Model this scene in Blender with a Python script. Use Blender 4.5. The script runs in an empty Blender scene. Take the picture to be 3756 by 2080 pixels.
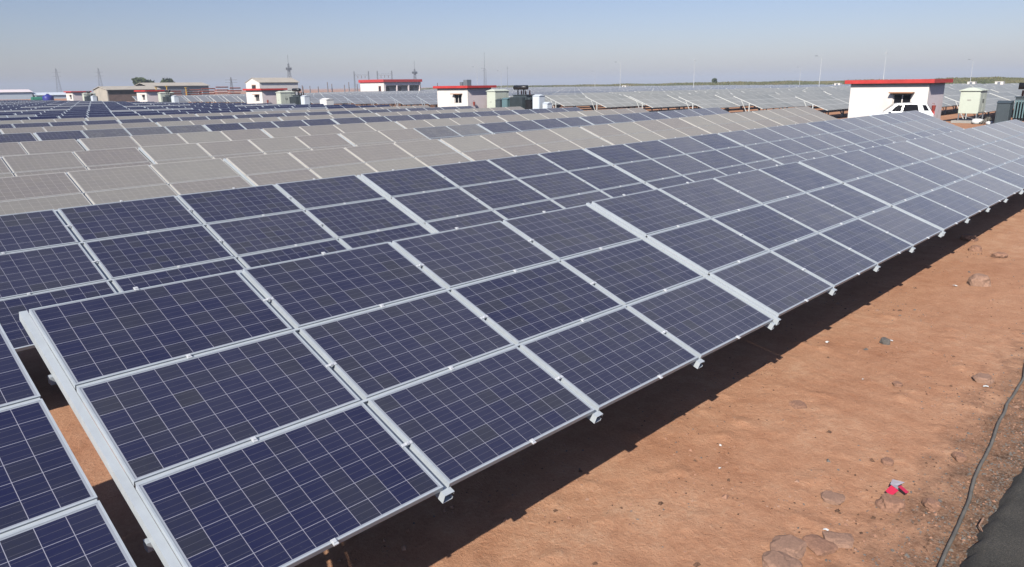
import bpy, math, random
from mathutils import Vector, Matrix, noise
R = math.radians
random.seed(7)
S = bpy.context.scene
COL = S.collection

# ------------------------------------------------------------------ helpers
def tag(o, label=None, cat=None, group=None, kind=None):
    if label: o['label'] = label
    if cat: o['category'] = cat
    if group: o['group'] = group
    if kind: o['kind'] = kind
    return o

def empty(name, loc, label, cat, group=None, rz=0.0):
    o = bpy.data.objects.new(name, None)
    o.empty_display_size = .3
    COL.objects.link(o)
    o.location = loc
    o.rotation_euler = (0, 0, rz)
    return tag(o, label, cat, group)

class MB:
    """collects faces, then links them as one mesh object"""
    def __init__(s):
        s.v, s.f, s.m = [], [], []
    def quad(s, a, b, c, d, mi=0):
        n = len(s.v); s.v += [a, b, c, d]; s.f.append((n, n+1, n+2, n+3)); s.m.append(mi); return s
    def tri(s, a, b, c, mi=0):
        n = len(s.v); s.v += [a, b, c]; s.f.append((n, n+1, n+2)); s.m.append(mi); return s
    def box(s, x0, x1, y0, y1, z0, z1, mi=0, M=None, bottom=True):
        P = [(x0,y0,z0),(x1,y0,z0),(x1,y1,z0),(x0,y1,z0),(x0,y0,z1),(x1,y0,z1),(x1,y1,z1),(x0,y1,z1)]
        if M is not None: P = [tuple(M @ Vector(p)) for p in P]
        n = len(s.v); s.v += P
        F = [(4,5,6,7),(0,1,5,4),(1,2,6,5),(2,3,7,6),(3,0,4,7)]
        if bottom: F.append((3,2,1,0))
        for f in F: s.f.append(tuple(n+i for i in f)); s.m.append(mi)
        return s
    def bar(s, a, b, w, h=None, mi=0, up=(0,0,1)):
        h = h or w
        a, b = Vector(a), Vector(b); d = (b-a); L = d.length; d.normalize()
        u = Vector(up)
        if abs(d.dot(u)) > .98: u = Vector((1,0,0))
        x = d.cross(u).normalized(); y = x.cross(d)
        M = Matrix((( x.x,y.x,d.x,a.x),(x.y,y.y,d.y,a.y),(x.z,y.z,d.z,a.z),(0,0,0,1)))
        return s.box(-w/2, w/2, -h/2, h/2, 0, L, mi, M)
    def tube(s, pts, r, n=8, mi=0, r2=None, caps=True):
        pts = [Vector(p) for p in pts]
        rings = []
        for i, p in enumerate(pts):
            d = (pts[min(i+1, len(pts)-1)] - pts[max(i-1, 0)]).normalized()
            u = Vector((0,0,1)) if abs(d.z) < .9 else Vector((1,0,0))
            x = d.cross(u).normalized(); y = x.cross(d)
            rr = r if r2 is None else r + (r2-r)*i/(len(pts)-1)
            n0 = len(s.v)
            for k in range(n):
                a = 2*math.pi*k/n
                s.v.append(tuple(p + x*rr*math.cos(a) + y*rr*math.sin(a)))
            rings.append(n0)
        for a, b in zip(rings, rings[1:]):
            for k in range(n):
                s.f.append((a+k, a+(k+1) % n, b+(k+1) % n, b+k)); s.m.append(mi)
        if caps:
            s.f.append(tuple(rings[0]+k for k in reversed(range(n)))); s.m.append(mi)
            s.f.append(tuple(rings[-1]+k for k in range(n))); s.m.append(mi)
        return s
    def prism(s, poly, h0, h1, axis='z', mi=0):
        """poly: 2-D outline (counter-clockwise); extruded along axis"""
        def P(a, b, h):
            return {'z': (a, b, h), 'y': (a, h, b), 'x': (h, a, b)}[axis]
        n = len(s.v); k = len(poly)
        s.v += [P(a, b, h0) for a, b in poly] + [P(a, b, h1) for a, b in poly]
        s.f.append(tuple(n+i for i in reversed(range(k)))); s.m.append(mi)
        s.f.append(tuple(n+k+i for i in range(k))); s.m.append(mi)
        for i in range(k):
            j = (i+1) % k
            s.f.append((n+i, n+j, n+k+j, n+k+i)); s.m.append(mi)
        return s
    def mesh(s, name, mats, smooth=False):
        me = bpy.data.meshes.new(name)
        me.from_pydata(s.v, [], s.f)
        for m in (mats if isinstance(mats, (list, tuple)) else [mats]): me.materials.append(m)
        if any(s.m): me.polygons.foreach_set('material_index', s.m)
        if smooth: me.polygons.foreach_set('use_smooth', [True]*len(s.f))
        me.update()
        return me
    def build(s, name, mats, parent=None, smooth=False, fix=False):
        me = s.mesh(name, mats, smooth)
        if fix:
            import bmesh
            bm = bmesh.new(); bm.from_mesh(me); bmesh.ops.remove_doubles(bm, verts=bm.verts, dist=1e-5)
            bmesh.ops.recalc_face_normals(bm, faces=bm.faces); bm.to_mesh(me); bm.free()
        return link(name, me, parent)

def link(name, me, parent=None, loc=None, rot=None):
    o = bpy.data.objects.new(name, me); COL.objects.link(o)
    if parent is not None: o.parent = parent
    if loc is not None: o.location = loc
    if rot is not None: o.rotation_euler = rot
    return o

def copy_tree(o, parent=None):
    c = o.copy(); COL.objects.link(c)
    if parent is not None: c.parent = parent
    for ch in list(o.children): copy_tree(ch, c)
    return c

def bevel(o, w=.02, seg=2):
    m = o.modifiers.new('bevel', 'BEVEL'); m.width = w; m.segments = seg; m.limit_method = 'ANGLE'
    return o

ORD = ['zeroth','first','second','third','fourth','fifth','sixth','seventh','eighth','ninth','tenth','eleventh','twelfth','thirteenth','fourteenth','fifteenth',
       'sixteenth','seventeenth','eighteenth','nineteenth','twentieth']
_t = ['twenty','thirty','forty','fifty','sixty']
_tt = ['twentieth','thirtieth','fortieth','fiftieth','sixtieth']
for i in range(21, 70):
    ORD.append(_tt[i//10-2] if i % 10 == 0 else _t[i//10-2]+'-'+ORD[i % 10])

# ------------------------------------------------------------------ materials
def newmat(name):
    m = bpy.data.materials.new(name); m.use_nodes = True
    nt = m.node_tree
    return m, nt, nt.nodes['Principled BSDF']

class G:
    """small node-graph shorthand"""
    def __init__(s, nt): s.nt = nt
    def n(s, t, **kw):
        x = s.nt.nodes.new(t)
        for k, v in kw.items(): setattr(x, k, v)
        return x
    def put(s, sock, v):
        if hasattr(v, 'is_output'): s.nt.links.new(v, sock)
        else: sock.default_value = v
    def math(s, op, a, b=None, c=None):
        x = s.n('ShaderNodeMath', operation=op)
        s.put(x.inputs[0], a)
        if b is not None: s.put(x.inputs[1], b)
        if c is not None: s.put(x.inputs[2], c)
        return x.outputs[0]
    def noise(s, vec, scale, detail=4, rough=.55, out=0, dims='3D', w=None, dist=0):
        x = s.n('ShaderNodeTexNoise', noise_dimensions=dims)
        if vec is not None: s.put(x.inputs['Vector'], vec)
        if w is not None: s.put(x.inputs['W'], w)
        x.inputs['Scale'].default_value = scale; x.inputs['Detail'].default_value = detail
        x.inputs['Roughness'].default_value = rough; x.inputs['Distortion'].default_value = dist
        return x.outputs[out]
    def ramp(s, fac, stops):
        x = s.n('ShaderNodeValToRGB'); s.put(x.inputs[0], fac)
        e = x.color_ramp.elements
        while len(e) < len(stops): e.new(.5)
        for el, (p, c) in zip(e, stops):
            el.position = p; el.color = tuple(c)+(1,) if len(c) == 3 else c
        return x.outputs[0]
    def mix(s, fac, a, b, blend='MIX'):
        x = s.n('ShaderNodeMix', data_type='RGBA', blend_type=blend)
        s.put(x.inputs['Factor'], fac)
        s.put(x.inputs[6], a if hasattr(a, 'is_output') else tuple(a)+(1,))
        s.put(x.inputs[7], b if hasattr(b, 'is_output') else tuple(b)+(1,))
        return x.outputs[2]
    def mapr(s, v, a, b, c, d):
        x = s.n('ShaderNodeMapRange'); s.put(x.inputs[0], v)
        for i, q in enumerate((a, b, c, d)): x.inputs[1+i].default_value = q
        return x.outputs[0]
    def bump(s, h, strength, dist, bsdf, normal=None):
        x = s.n('ShaderNodeBump'); x.inputs['Strength'].default_value = strength; x.inputs['Distance'].default_value = dist
        s.put(x.inputs['Height'], h)
        if normal is not None: s.put(x.inputs['Normal'], normal)
        s.nt.links.new(x.outputs[0], bsdf.inputs['Normal'])
        return x.outputs[0]

def surface(name, col, rough=.7, metal=0.0, var=.12, scale=2.0, bump=0.0, bscale=40, dirt=None, spec=.5):
    """painted or bare surface: base colour broken by two scales of noise"""
    m, nt, b = newmat(name); g = G(nt)
    tc = g.n('ShaderNodeTexCoord').outputs['Object']
    n1 = g.noise(tc, scale, 5, .6); n2 = g.noise(tc, scale*7, 4, .6)
    f = g.math('ADD', g.math('MULTIPLY', n1, .65), g.math('MULTIPLY', n2, .35))
    lo = tuple(max(0, c*(1-var*1.6)) for c in col); hi = tuple(min(1, c*(1+var*1.2)) for c in col)
    c = g.ramp(f, [(.3, lo), (.52, col), (.72, hi)])
    if dirt:
        c = g.mix(g.ramp(g.noise(tc, scale*.8, 6, .7), [(.5, (0,0,0)), (.75, (.6,.6,.6))]), c, dirt)
    nt.links.new(c, b.inputs['Base Color'])
    b.inputs['Metallic'].default_value = metal
    g.put(b.inputs['Roughness'], g.mapr(n2, .3, .7, max(.02, rough-.1), min(1, rough+.1)))
    b.inputs['Specular IOR Level'].default_value = spec
    if bump: g.bump(g.noise(tc, bscale, 4, .6), bump, .01, b)
    return m

def glass_module(name, kind):
    """solar glass: 10 x 6 cells with bright gaps and bus bars, dust film and dried dirt"""
    m, nt, b = newmat(name); g = G(nt)
    tc = g.n('ShaderNodeTexCoord').outputs['Object']
    oi = g.n('ShaderNodeObjectInfo').outputs['Random']
    sep = g.n('ShaderNodeSeparateXYZ'); nt.links.new(tc, sep.inputs[0])
    x, y = sep.outputs[0], sep.outputs[1]
    pitch = .159
    px_ = .161; cx = g.math('DIVIDE', g.math('ADD', x, 5*px_), px_); cy = g.math('DIVIDE', g.math('ADD', y, 3*pitch), pitch)
    fx, fy = g.math('FRACT', cx), g.math('FRACT', cy)
    ix, iy = g.math('FLOOR', cx), g.math('FLOOR', cy)
    def near_edge(f, w): # 1 on the gap line
        d = g.math('ABSOLUTE', g.math('SUBTRACT', f, .5))
        return g.math('GREATER_THAN', d, .5-w)
    gap = g.math('MAXIMUM', near_edge(fx, .0115), near_edge(fy, .0115))
    outx = g.math('GREATER_THAN', g.math('ABSOLUTE', x), 5*px_-.001)
    outy = g.math('GREATER_THAN', g.math('ABSOLUTE', y), 3*pitch-.001)
    margin = g.math('MAXIMUM', outx, outy)
    gap = g.math('MAXIMUM', gap, margin)
    # bus bars run along the long side, three to a cell
    f3 = g.math('FRACT', g.math('MULTIPLY', fy, 3))
    bus = g.math('GREATER_THAN', g.math('ABSOLUTE', g.math('SUBTRACT', f3, .5)), 2)
    bus = g.math('LESS_THAN', g.math('ABSOLUTE', g.math('SUBTRACT', f3, .5)), .022)
    comb = g.n('ShaderNodeCombineXYZ'); g.put(comb.inputs[0], ix); g.put(comb.inputs[1], iy); g.put(comb.inputs[2], g.math('MULTIPLY', oi, 97.0))
    wn = g.n('ShaderNodeTexWhiteNoise', noise_dimensions='3D'); nt.links.new(comb.outputs[0], wn.inputs['Vector'])
    off = g.n('ShaderNodeVectorMath', operation='ADD'); nt.links.new(tc, off.inputs[0])
    c2 = g.n('ShaderNodeCombineXYZ'); g.put(c2.inputs[0], g.math('MULTIPLY', oi, 53.0)); g.put(c2.inputs[1], g.math('MULTIPLY', oi, 31.0)); nt.links.new(c2.outputs[0], off.inputs[1])
    tv = off.outputs[0]
    # crystal mottling inside a cell, cell to cell and module to module tone
    grain = g.noise(tv, 28, 3, .6)
    tone = g.math('ADD', g.math('MULTIPLY', wn.outputs[0], .6), g.math('MULTIPLY', g.noise(tv, 1.6, 3, .5), .5))
    cell = g.ramp(tone, [(.2, (.007,.0095,.050)), (.5, (.0095,.012,.050)), (.68, (.014,.0165,.046)), (.88, (.021,.023,.038))])
    cell = g.mix(g.math('MULTIPLY', grain, .35), cell, (.007,.0125,.068))
    cell = g.mix(bus, cell, (.085,.085,.11))
    col = g.mix(gap, cell, (.80,.78,.74) if kind == 'dusty' else (.34,.34,.41)); col = g.mix(margin, col, (.33,.36,.41))
    # dust film: even part, clouds, and a denser wash low on the glass
    low = g.mapr(y, -.48, .48, 1.0, 0.0)
    cloud = g.noise(tv, 2.3, 5, .62)
    specks = g.ramp(g.noise(tv, 55, 2, .5), [(.66, (0,0,0)), (.78, (1,1,1))])
    lowb = g.math('POWER', low, 6.0)
    base = {'clean': .034, 'slate': .13, 'dusty': .72}[kind]
    amp = {'clean': .045, 'slate': .12, 'dusty': .22}[kind]
    fac = g.math('ADD', base, g.math('MULTIPLY', g.math('SUBTRACT', cloud, .38), amp))
    fac = g.math('ADD', fac, g.math('MULTIPLY', g.math('SUBTRACT', oi, .5), {'clean': .018, 'slate': .06, 'dusty': .14}[kind]))
    if kind != 'dusty':
        fac = g.math('ADD', fac, g.math('MULTIPLY', g.math('MULTIPLY', lowb, specks), .10))
    fac = g.math('MINIMUM', g.math('MAXIMUM', fac, 0.0), .97)
    # a thin film covers more the flatter one looks along it
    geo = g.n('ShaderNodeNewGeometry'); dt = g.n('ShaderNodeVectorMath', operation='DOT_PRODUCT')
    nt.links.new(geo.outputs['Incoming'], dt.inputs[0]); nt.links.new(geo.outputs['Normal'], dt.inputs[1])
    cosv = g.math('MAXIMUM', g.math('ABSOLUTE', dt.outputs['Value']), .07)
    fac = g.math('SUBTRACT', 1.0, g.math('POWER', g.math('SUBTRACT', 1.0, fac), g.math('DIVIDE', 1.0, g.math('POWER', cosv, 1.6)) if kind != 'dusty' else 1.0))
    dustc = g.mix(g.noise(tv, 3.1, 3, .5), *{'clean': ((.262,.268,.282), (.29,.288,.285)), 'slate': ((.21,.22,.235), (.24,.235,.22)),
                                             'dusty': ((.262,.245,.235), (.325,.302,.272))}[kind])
    if kind == 'dusty': dustc = g.mix(oi, dustc, (.288,.28,.258))
    nt.links.new(col, b.inputs['Base Color'])
    # the dust lies on the glass and dulls its reflection as well
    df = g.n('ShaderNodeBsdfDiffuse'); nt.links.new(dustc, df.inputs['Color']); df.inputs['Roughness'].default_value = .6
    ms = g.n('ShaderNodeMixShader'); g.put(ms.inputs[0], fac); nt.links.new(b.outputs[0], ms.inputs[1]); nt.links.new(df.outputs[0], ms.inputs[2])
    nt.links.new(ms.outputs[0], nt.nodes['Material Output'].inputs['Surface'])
    rg = {'clean': .13, 'slate': .24, 'dusty': .42}[kind]
    g.put(b.inputs['Roughness'], g.math('ADD', rg, g.math('MULTIPLY', g.math('SUBTRACT', cloud, .4), .25)))
    b.inputs['IOR'].default_value = 1.47
    b.inputs['Specular IOR Level'].default_value = {'clean': .38, 'slate': .36, 'dusty': .3}[kind]
    return m

M = {}
M['alu'] = surface('anodised_aluminium', (.50,.55,.59), .42, .18, .07, 3)
M['dustalu'] = surface('dusty_aluminium_frame', (.56,.54,.50), .6, .05, .08, 3)
M['galv'] = surface('galvanised_steel', (.53,.58,.615), .45, .12, .05, 2)
M['clip'] = surface('bright_steel', (.80,.82,.84), .35, .3, .05, 9)
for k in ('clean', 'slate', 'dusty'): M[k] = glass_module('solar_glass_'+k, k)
M['white'] = surface('white_wall_paint', (.83,.78,.73), .85, 0, .05, .8, .3, 60, (.70,.60,.52))
M['pink'] = surface('pink_wall_paint_bounce_lit', (.88,.77,.77), .85, 0, .05, .8, .3, 60, (.66,.52,.46))  # pale pink paint, lightened so the colour holds the shaded side's bounce light
M['red'] = surface('red_fascia_paint', (.56,.045,.04), .6, 0, .14, 1.5)
M['redpail'] = surface('worn_red_pail', (.30,.05,.035), .6, 0, .25, 5)
M['redscrap'] = surface('red_printed_paper', (.62,.03,.08), .5, 0, .1, 9)
M['greyscrap'] = surface('grey_paper', (.42,.38,.42), .6, 0, .1, 9)
M['concrete'] = surface('concrete', (.42,.39,.35), .9, 0, .16, 1.5, .4, 50)
M['orange'] = surface('window_hood_paint', (.42,.20,.10), .7, 0, .12, 3)
M['dark'] = surface('dark_opening', (.018,.016,.018), .5, 0, .2, 3)
M['wglass'], _nt, _b = newmat('dark_window_glass')
_b.inputs['Base Color'].default_value = (.012, .012, .015, 1); _b.inputs['Roughness'].default_value = .03; _b.inputs['Specular IOR Level'].default_value = .2; _b.inputs['IOR'].default_value = 1.2
M['cream'] = surface('cream_green_cabinet_paint', (.62,.665,.56), .5, 0, .05, 2, 0, 40, (.55,.58,.46))
M['trafo'] = surface('transformer_grey_paint', (.065,.085,.095), .45, 0, .15, 3)
M['teal'] = surface('radiator_green_grey_paint', (.13,.22,.235), .45, 0, .12, 3)
M['black'] = surface('black_metal', (.014,.014,.016), .4, 0, .2, 4)
M['palebox'] = surface('pale_blue_white_cabinet_paint', (.70,.76,.82), .5, 0, .05, 3)
M['carpaint'] = surface('white_car_paint', (.78,.80,.81), .18, 0, .02, 1)
M['rubber'] = surface('tyre_rubber', (.02,.02,.02), .8, 0, .2, 8)
M['pole'] = surface('pale_pole_paint', (.56,.58,.59), .5, 0, .06, 2)
M['greypole'] = surface('weathered_pole_steel', (.22,.24,.27), .6, .2, .12, 2)
M['lattice'] = surface('lattice_steel', (.24,.255,.28), .6, .2, .12, 2)
M['paleframe'] = surface('pale_dusty_frame', (.64,.65,.62), .6, 0, .05, 2)
M['tanroof'] = surface('tan_sheet_roof', (.50,.45,.37), .7, 0, .12, .6)
M['corr'] = surface('grey_cladding', (.25,.27,.30), .6, 0, .12, .7)
M['brownwall'] = surface('brown_brick_wall', (.20,.13,.10), .9, 0, .25, 1.4)
M['rust'] = surface('rusty_red_steel', (.30,.075,.04), .8, 0, .45, 1.6)
M['yellow'] = surface('yellow_paint', (.62,.38,.05), .6, 0, .12, 2)
M['green'] = surface('green_tarpaulin', (.03,.20,.13), .6, 0, .2, 1.5)
M['bluetank'] = surface('blue_plastic_tank', (.025,.03,.26), .4, 0, .1, 2)
M['rock'] = surface('red_brown_rock', (.37,.20,.13), .95, 0, .28, 6, .8, 30)
M['palerock'] = surface('pink_grey_rock', (.38,.225,.155), .95, 0, .2, 6, .8, 30)
M['greyrock'] = surface('grey_stone', (.15,.135,.12), .95, 0, .25, 9, .6, 40)
M['darkrock'] = surface('dark_brown_stone', (.14,.075,.045), .95, 0, .3, 9, .6, 40)
M['whitebit'] = surface('white_litter', (.82,.81,.78), .7, 0, .05, 9)
M['hose'] = surface('grey_plastic_cable', (.17,.155,.13), .6, 0, .25, 6)
M['bark'] = surface('bark', (.12,.085,.06), .95, 0, .3, 6)

def leafmat(name, cols, scale):
    m, nt, b = newmat(name); g = G(nt)
    tc = g.n('ShaderNodeTexCoord').outputs['Object']
    c = g.ramp(g.noise(tc, scale, 4, .7), cols)
    nt.links.new(c, b.inputs['Base Color']); b.inputs['Roughness'].default_value = .8
    b.inputs['Specular IOR Level'].default_value = .2
    return m
M['leaf'] = leafmat('tree_leaves', [(.3,(.035,.055,.02)), (.6,(.075,.10,.04)), (.8,(.11,.13,.06))], .9)
M['scrub'] = leafmat('dry_scrub', [(.32,(.085,.105,.035)), (.5,(.15,.15,.055)), (.68,(.235,.195,.08)), (.8,(.10,.12,.045))], .05)

def dirtmat():
    m, nt, b = newmat('red_earth'); g = G(nt)
    tc = g.n('ShaderNodeTexCoord').outputs['Object']
    big = g.noise(tc, .45, 6, .62); mid = g.noise(tc, 3.2, 6, .65); fine = g.noise(tc, 30, 6, .75); clod = g.noise(tc, 11, 5, .7)
    f = g.math('ADD', g.math('ADD', g.math('MULTIPLY', big, .36), g.math('MULTIPLY', mid, .28)), g.math('ADD', g.math('MULTIPLY', fine, .30), g.math('MULTIPLY', clod, .14)))
    c = g.ramp(f, [(.33, (.255,.112,.058)), (.46, (.425,.208,.117)), (.57, (.52,.280,.166)), (.69, (.615,.388,.25))])
    v = g.n('ShaderNodeTexVoronoi', feature='F1'); nt.links.new(tc, v.inputs['Vector']); v.inputs['Scale'].default_value = 17
    v.inputs['Randomness'].default_value = 1
    peb = g.math('LESS_THAN', v.outputs['Distance'], g.mapr(g.noise(tc, 1.1, 4, .6), .45, .75, 0.0, .30))
    c = g.mix(g.math('MULTIPLY', peb, .75), c, g.mix(g.noise(tc, 9, 2, .5), (.20,.085,.045), (.50,.33,.23)))
    # grey gravel mixed into the earth along the road edge (y about 0.9 to 1.8)
    sp = g.n('ShaderNodeSeparateXYZ'); nt.links.new(tc, sp.inputs[0])
    edge = g.math('ADD', sp.outputs[1], g.math('MULTIPLY', g.math('SUBTRACT', mid, .5), 1.7))
    ef = g.mapr(edge, .95, 1.75, .85, 0.0)
    fspeck = g.ramp(g.noise(tc, 46, 3, .6), [(.38, (.03,.025,.02)), (.5, (.13,.09,.065)), (.66, (.25,.19,.14))])
    c = g.mix(ef, c, fspeck)
    nt.links.new(c, b.inputs['Base Color'])
    b.inputs['Roughness'].default_value = .95; b.inputs['Specular IOR Level'].default_value = .15
    h = g.math('ADD', g.math('ADD', g.math('MULTIPLY', mid, .25), g.math('MULTIPLY', clod, .55)), g.math('ADD', g.math('MULTIPLY', fine, .45), g.math('MULTIPLY', peb, .14)))
    g.bump(h, 1.0, .028, b)
    return m
M['earth'] = dirtmat()

def roadmat():
    m, nt, b = newmat('asphalt'); g = G(nt)
    tc = g.n('ShaderNodeTexCoord').outputs['Object']
    f = g.math('ADD', g.math('MULTIPLY', g.noise(tc, 1.3, 5, .6), .4), g.math('MULTIPLY', g.noise(tc, 90, 3, .7), .6))
    c = g.ramp(f, [(.35, (.03,.028,.023)), (.5, (.07,.064,.053)), (.62, (.135,.12,.096)), (.74, (.26,.22,.165))])
    nt.links.new(c, b.inputs['Base Color']); b.inputs['Roughness'].default_value = .9
    g.bump(g.noise(tc, 70, 3, .7), .7, .02, b)
    return m
M['road'] = roadmat()

# ------------------------------------------------------------------ terrain
def sm(a, b, x):
    t = min(1, max(0, (x-a)/(b-a))); return t*t*(3-2*t)
def gbase(x, y):
    return .95*sm(25, 48, x) - .40*sm(57.5, 62, x)
def gz(x, y):
    z = gbase(x, y)
    if -6 < x < 60 and -2 < y < 30:
        z += .03*noise.noise((x*.4, y*.4, 1.3)) + .006*noise.noise((x*2.1, y*2.1, 4.1))
        fine = sm(60, 20, x)
        z += fine*(.008*noise.noise((x*6.3, y*6.3, 7.7)) + .007*noise.noise((x*14, y*14, 2.2)))
        # clods and shallow ruts
        q = noise.noise((x*3.7, y*3.7, 9.1))
        if q > .36: z += .07*(q-.36)*fine
    return z

def axis(parts):
    out = []
    for a, b, st in parts:
        n = max(1, round((b-a)/st)); out += [a+(b-a)*i/n for i in range(n)]
    out.append(parts[-1][1]); return out
gx = axis([(-3500,-300,800),(-300,-20,40),(-20,1.5,.8),(1.5,13,.055),(13,30,.16),(30,66,1.2),(66,150,12),(150,700,55),(700,4000,660)])
gy = axis([(-3500,-300,800),(-300,-10,40),(-10,.5,1.0),(.5,4.4,.05),(4.4,10,.3),(10,60,2.0),(60,700,40),(700,4000,660)])
v = [(x, y, gz(x, y)) for y in gy for x in gx]
nx = len(gx)
f = [(j*nx+i, j*nx+i+1, (j+1)*nx+i+1, (j+1)*nx+i) for j in range(len(gy)-1) for i in range(nx-1)]
me = bpy.data.meshes.new('ground'); me.from_pydata(v, [], f); me.materials.append(M['earth'])
me.polygons.foreach_set('use_smooth', [True]*len(f))
tag(link('ground', me), kind='structure')

# asphalt road the photograph was taken from: raised sheet with a ragged sloping edge
mb = MB()
xs = axis([(-30,2,1.0),(2,16,.09),(16,70,.8)])
def edge_y(x): return .90 + .030*math.sin(x*.6) + .05*noise.noise((x*1.3, 0, 0)) + .035*noise.noise((x*6, 3, 0))
rows = [lambda x: (-7.0, .11), lambda x: (edge_y(x)-.5, .125), lambda x: (edge_y(x)-.06, .118), lambda x: (edge_y(x)+.02*noise.noise((x*11, 0, 5)), .085+.02*noise.noise((x*8, 1, 0))), lambda x: (edge_y(x)+.09+.05*noise.noise((x*9, 9, 0)), -.06)]
for x in xs:
    for r in rows:
        y, z = r(x); mb.v.append((x, y, z + gbase(x, y)))
k = len(rows)
for i in range(len(xs)-1):
    for j in range(k-1):
        a = i*k+j; mb.f.append((a, a+k, a+k+1, a+1)); mb.m.append(0)
o = mb.build('road', M['road'], smooth=True, fix=True)
tag(o, kind='structure')

# ------------------------------------------------------------------ solar tables
TH = R(20.79); CT, ST = math.cos(TH), math.sin(TH)
W, HP, PT, X0 = 1.7203, 1.0275, 6.975, 8.185
ZT = 2.09                                # height of the top edge over the table's datum
MW, MH = 1.664, 1.000
def module_frame():
    mb = MB(); w, h, t, l = MW/2, MH/2, .040, .013
    for (x0,x1,y0,y1) in ((-w,w,h-l,h),(-w,w,-h,-h+l),(-w,-w+l,-h+l,h-l),(w-l,w,-h+l,h-l)):
        mb.box(x0, x1, y0, y1, -t, 0)
    return mb
def module_glass(z=-.003, under=True):
    mb = MB(); w, h, l = MW/2-.013, MH/2-.013, 0
    mb.quad((-w,-h,z),(w,-h,z),(w,h,z),(-w,h,z))
    return mb
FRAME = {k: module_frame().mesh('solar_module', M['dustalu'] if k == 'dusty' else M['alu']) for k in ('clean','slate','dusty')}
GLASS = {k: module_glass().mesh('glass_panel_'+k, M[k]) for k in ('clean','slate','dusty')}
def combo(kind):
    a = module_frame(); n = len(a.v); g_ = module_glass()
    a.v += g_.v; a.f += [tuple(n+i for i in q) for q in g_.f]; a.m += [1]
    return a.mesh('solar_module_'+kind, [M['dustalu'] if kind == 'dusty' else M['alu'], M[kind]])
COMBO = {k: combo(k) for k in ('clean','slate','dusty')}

def channel(x0, x1, s0, s1, d0, d1, t=.005):
    """C-channel rafter lying on the slope plane: open side towards +x"""
    mb = MB()
    def bx(xa, xb, da, db):
        P = [(x, s, d) for d in (db, da) for (x, s) in ((xa, s1), (xb, s1), (xb, s0), (xa, s0))]
        q = [onpl(*p) for p in P]
        n = len(mb.v); mb.v += q
        for fc in ((4,5,6,7),(0,1,5,4),(1,2,6,5),(2,3,7,6),(3,0,4,7),(3,2,1,0)):
            mb.f.append(tuple(n+i for i in fc)); mb.m.append(0)
    bx(x0, x1, d0, d0+t)                 # top flange
    bx(x0, x1, d1-t, d1)                 # bottom flange
    bx(x0, x0+t, d0+t, d1-t)             # web
    bx(x1-t, x1, d0+t, d0+t+.018); bx(x1-t, x1, d1-t-.018, d1-t)   # lips
    return mb
def onpl(x, s, d=0.0):
    # d measured square to the plane, downwards
    return (x-3.44, (1.54-s)*CT + d*ST, ZT - s*ST - d*CT)
RX = [-.001, W, 2*W, 3*W, 6.832]         # rafter centre lines in table coordinates
RW = .054
def rafter_mb(i):
    h = RW/2 if i in (0, 4) else .045
    return channel(RX[i]-h, RX[i]+h, -.035, 3.118, .0405, .1155)
RAFT = [rafter_mb(i).mesh('rafter', M['galv']) for i in range(5)]
def beam_mb(s):
    mb = MB(); a = onpl(-.05, s, .148); b = onpl(6.88, s, .148)
    return mb.bar(a, b, .06, .06)
BEAM = [beam_mb(s).mesh('cross_beam', M['galv']) for s in (.72, 2.42)]
def post_mb(i):
    mb = MB(); p = onpl(RX[i], 1.72, .118)
    mb.box(p[0]-.04, p[0]+.04, p[1]-.03, p[1]+.03, -.75, p[2]); return mb
def brace_mb(i):
    mb = MB(); a = (RX[i]-3.44+.055, onpl(0, 1.72)[1]+.02, .22); b = onpl(RX[i]+.055, .85, .118)
    mb.bar(a, b, .05, .05); a2 = (a[0], a[1]-.04, .22); mb.bar(a2, onpl(RX[i]+.055, 2.45, .118), .05, .05); return mb
POST = [post_mb(i).mesh('post', M['galv']) for i in (1, 3)]
BRACE = [brace_mb(i).mesh('brace', M['galv']) for i in (1, 3)]
def seam_mb(s):
    mb = MB(); return mb.bar(onpl(.035, s, .016), onpl(6.846, s, .016), .024, .012, 0, (0, -ST, CT))
SEAM = [seam_mb(s).mesh('seam_rail', M['galv']) for s in (HP, 2*HP)]
CLIPH = MB().box(-.017, .017, -.024, .024, -.004, .006).box(-.012, .012, -.010, .010, .006, .013).mesh('clamp', M['clip'])
CLIPV = MB().box(-.046, .046, -.013, .013, -.004, .005).box(-.012, .012, -.010, .010, .005, .012).mesh('clamp', M['clip'])

def build_far_mesh(kind):
    """whole table as one mesh for tables too small to show their parts"""
    mb = MB()
    def pl(x0, x1, s0, s1, d, mi):
        mb.quad(onpl(x0, s1, d), onpl(x1, s1, d), onpl(x1, s0, d), onpl(x0, s0, d), mi)
    # frames and rafters: a pale slab, the glass lying 3 mm proud of it
    n = len(mb.v)
    for d in (.05, 0.0):
        for (x, s) in ((-.04, 3.075), (6.87, 3.075), (6.87, .005), (-.04, .005)): mb.v.append(onpl(x, s, d))
    for fc in ((4,5,6,7),(0,1,5,4),(1,2,6,5),(2,3,7,6),(3,0,4,7),(3,2,1,0)):
        mb.f.append(tuple(n+i for i in fc)); mb.m.append(0)
    for c in range(4):
        for r in range(3):
            x0 = c*W+.028; s0 = r*HP+.014
            pl(x0+.012, x0+MW-.012, s0+.014, s0+MH-.014, -.003, 1)
    for i in (0, 2, 4):
        p = onpl(RX[i], 1.72, .06)
        mb.box(p[0]-.04, p[0]+.04, p[1]-.04, p[1]+.04, -.75, p[2], 0, None, False)
        mb.bar((p[0], p[1], .2), onpl(RX[i], .85, .055), .045, .045, 0)
    return mb
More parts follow.
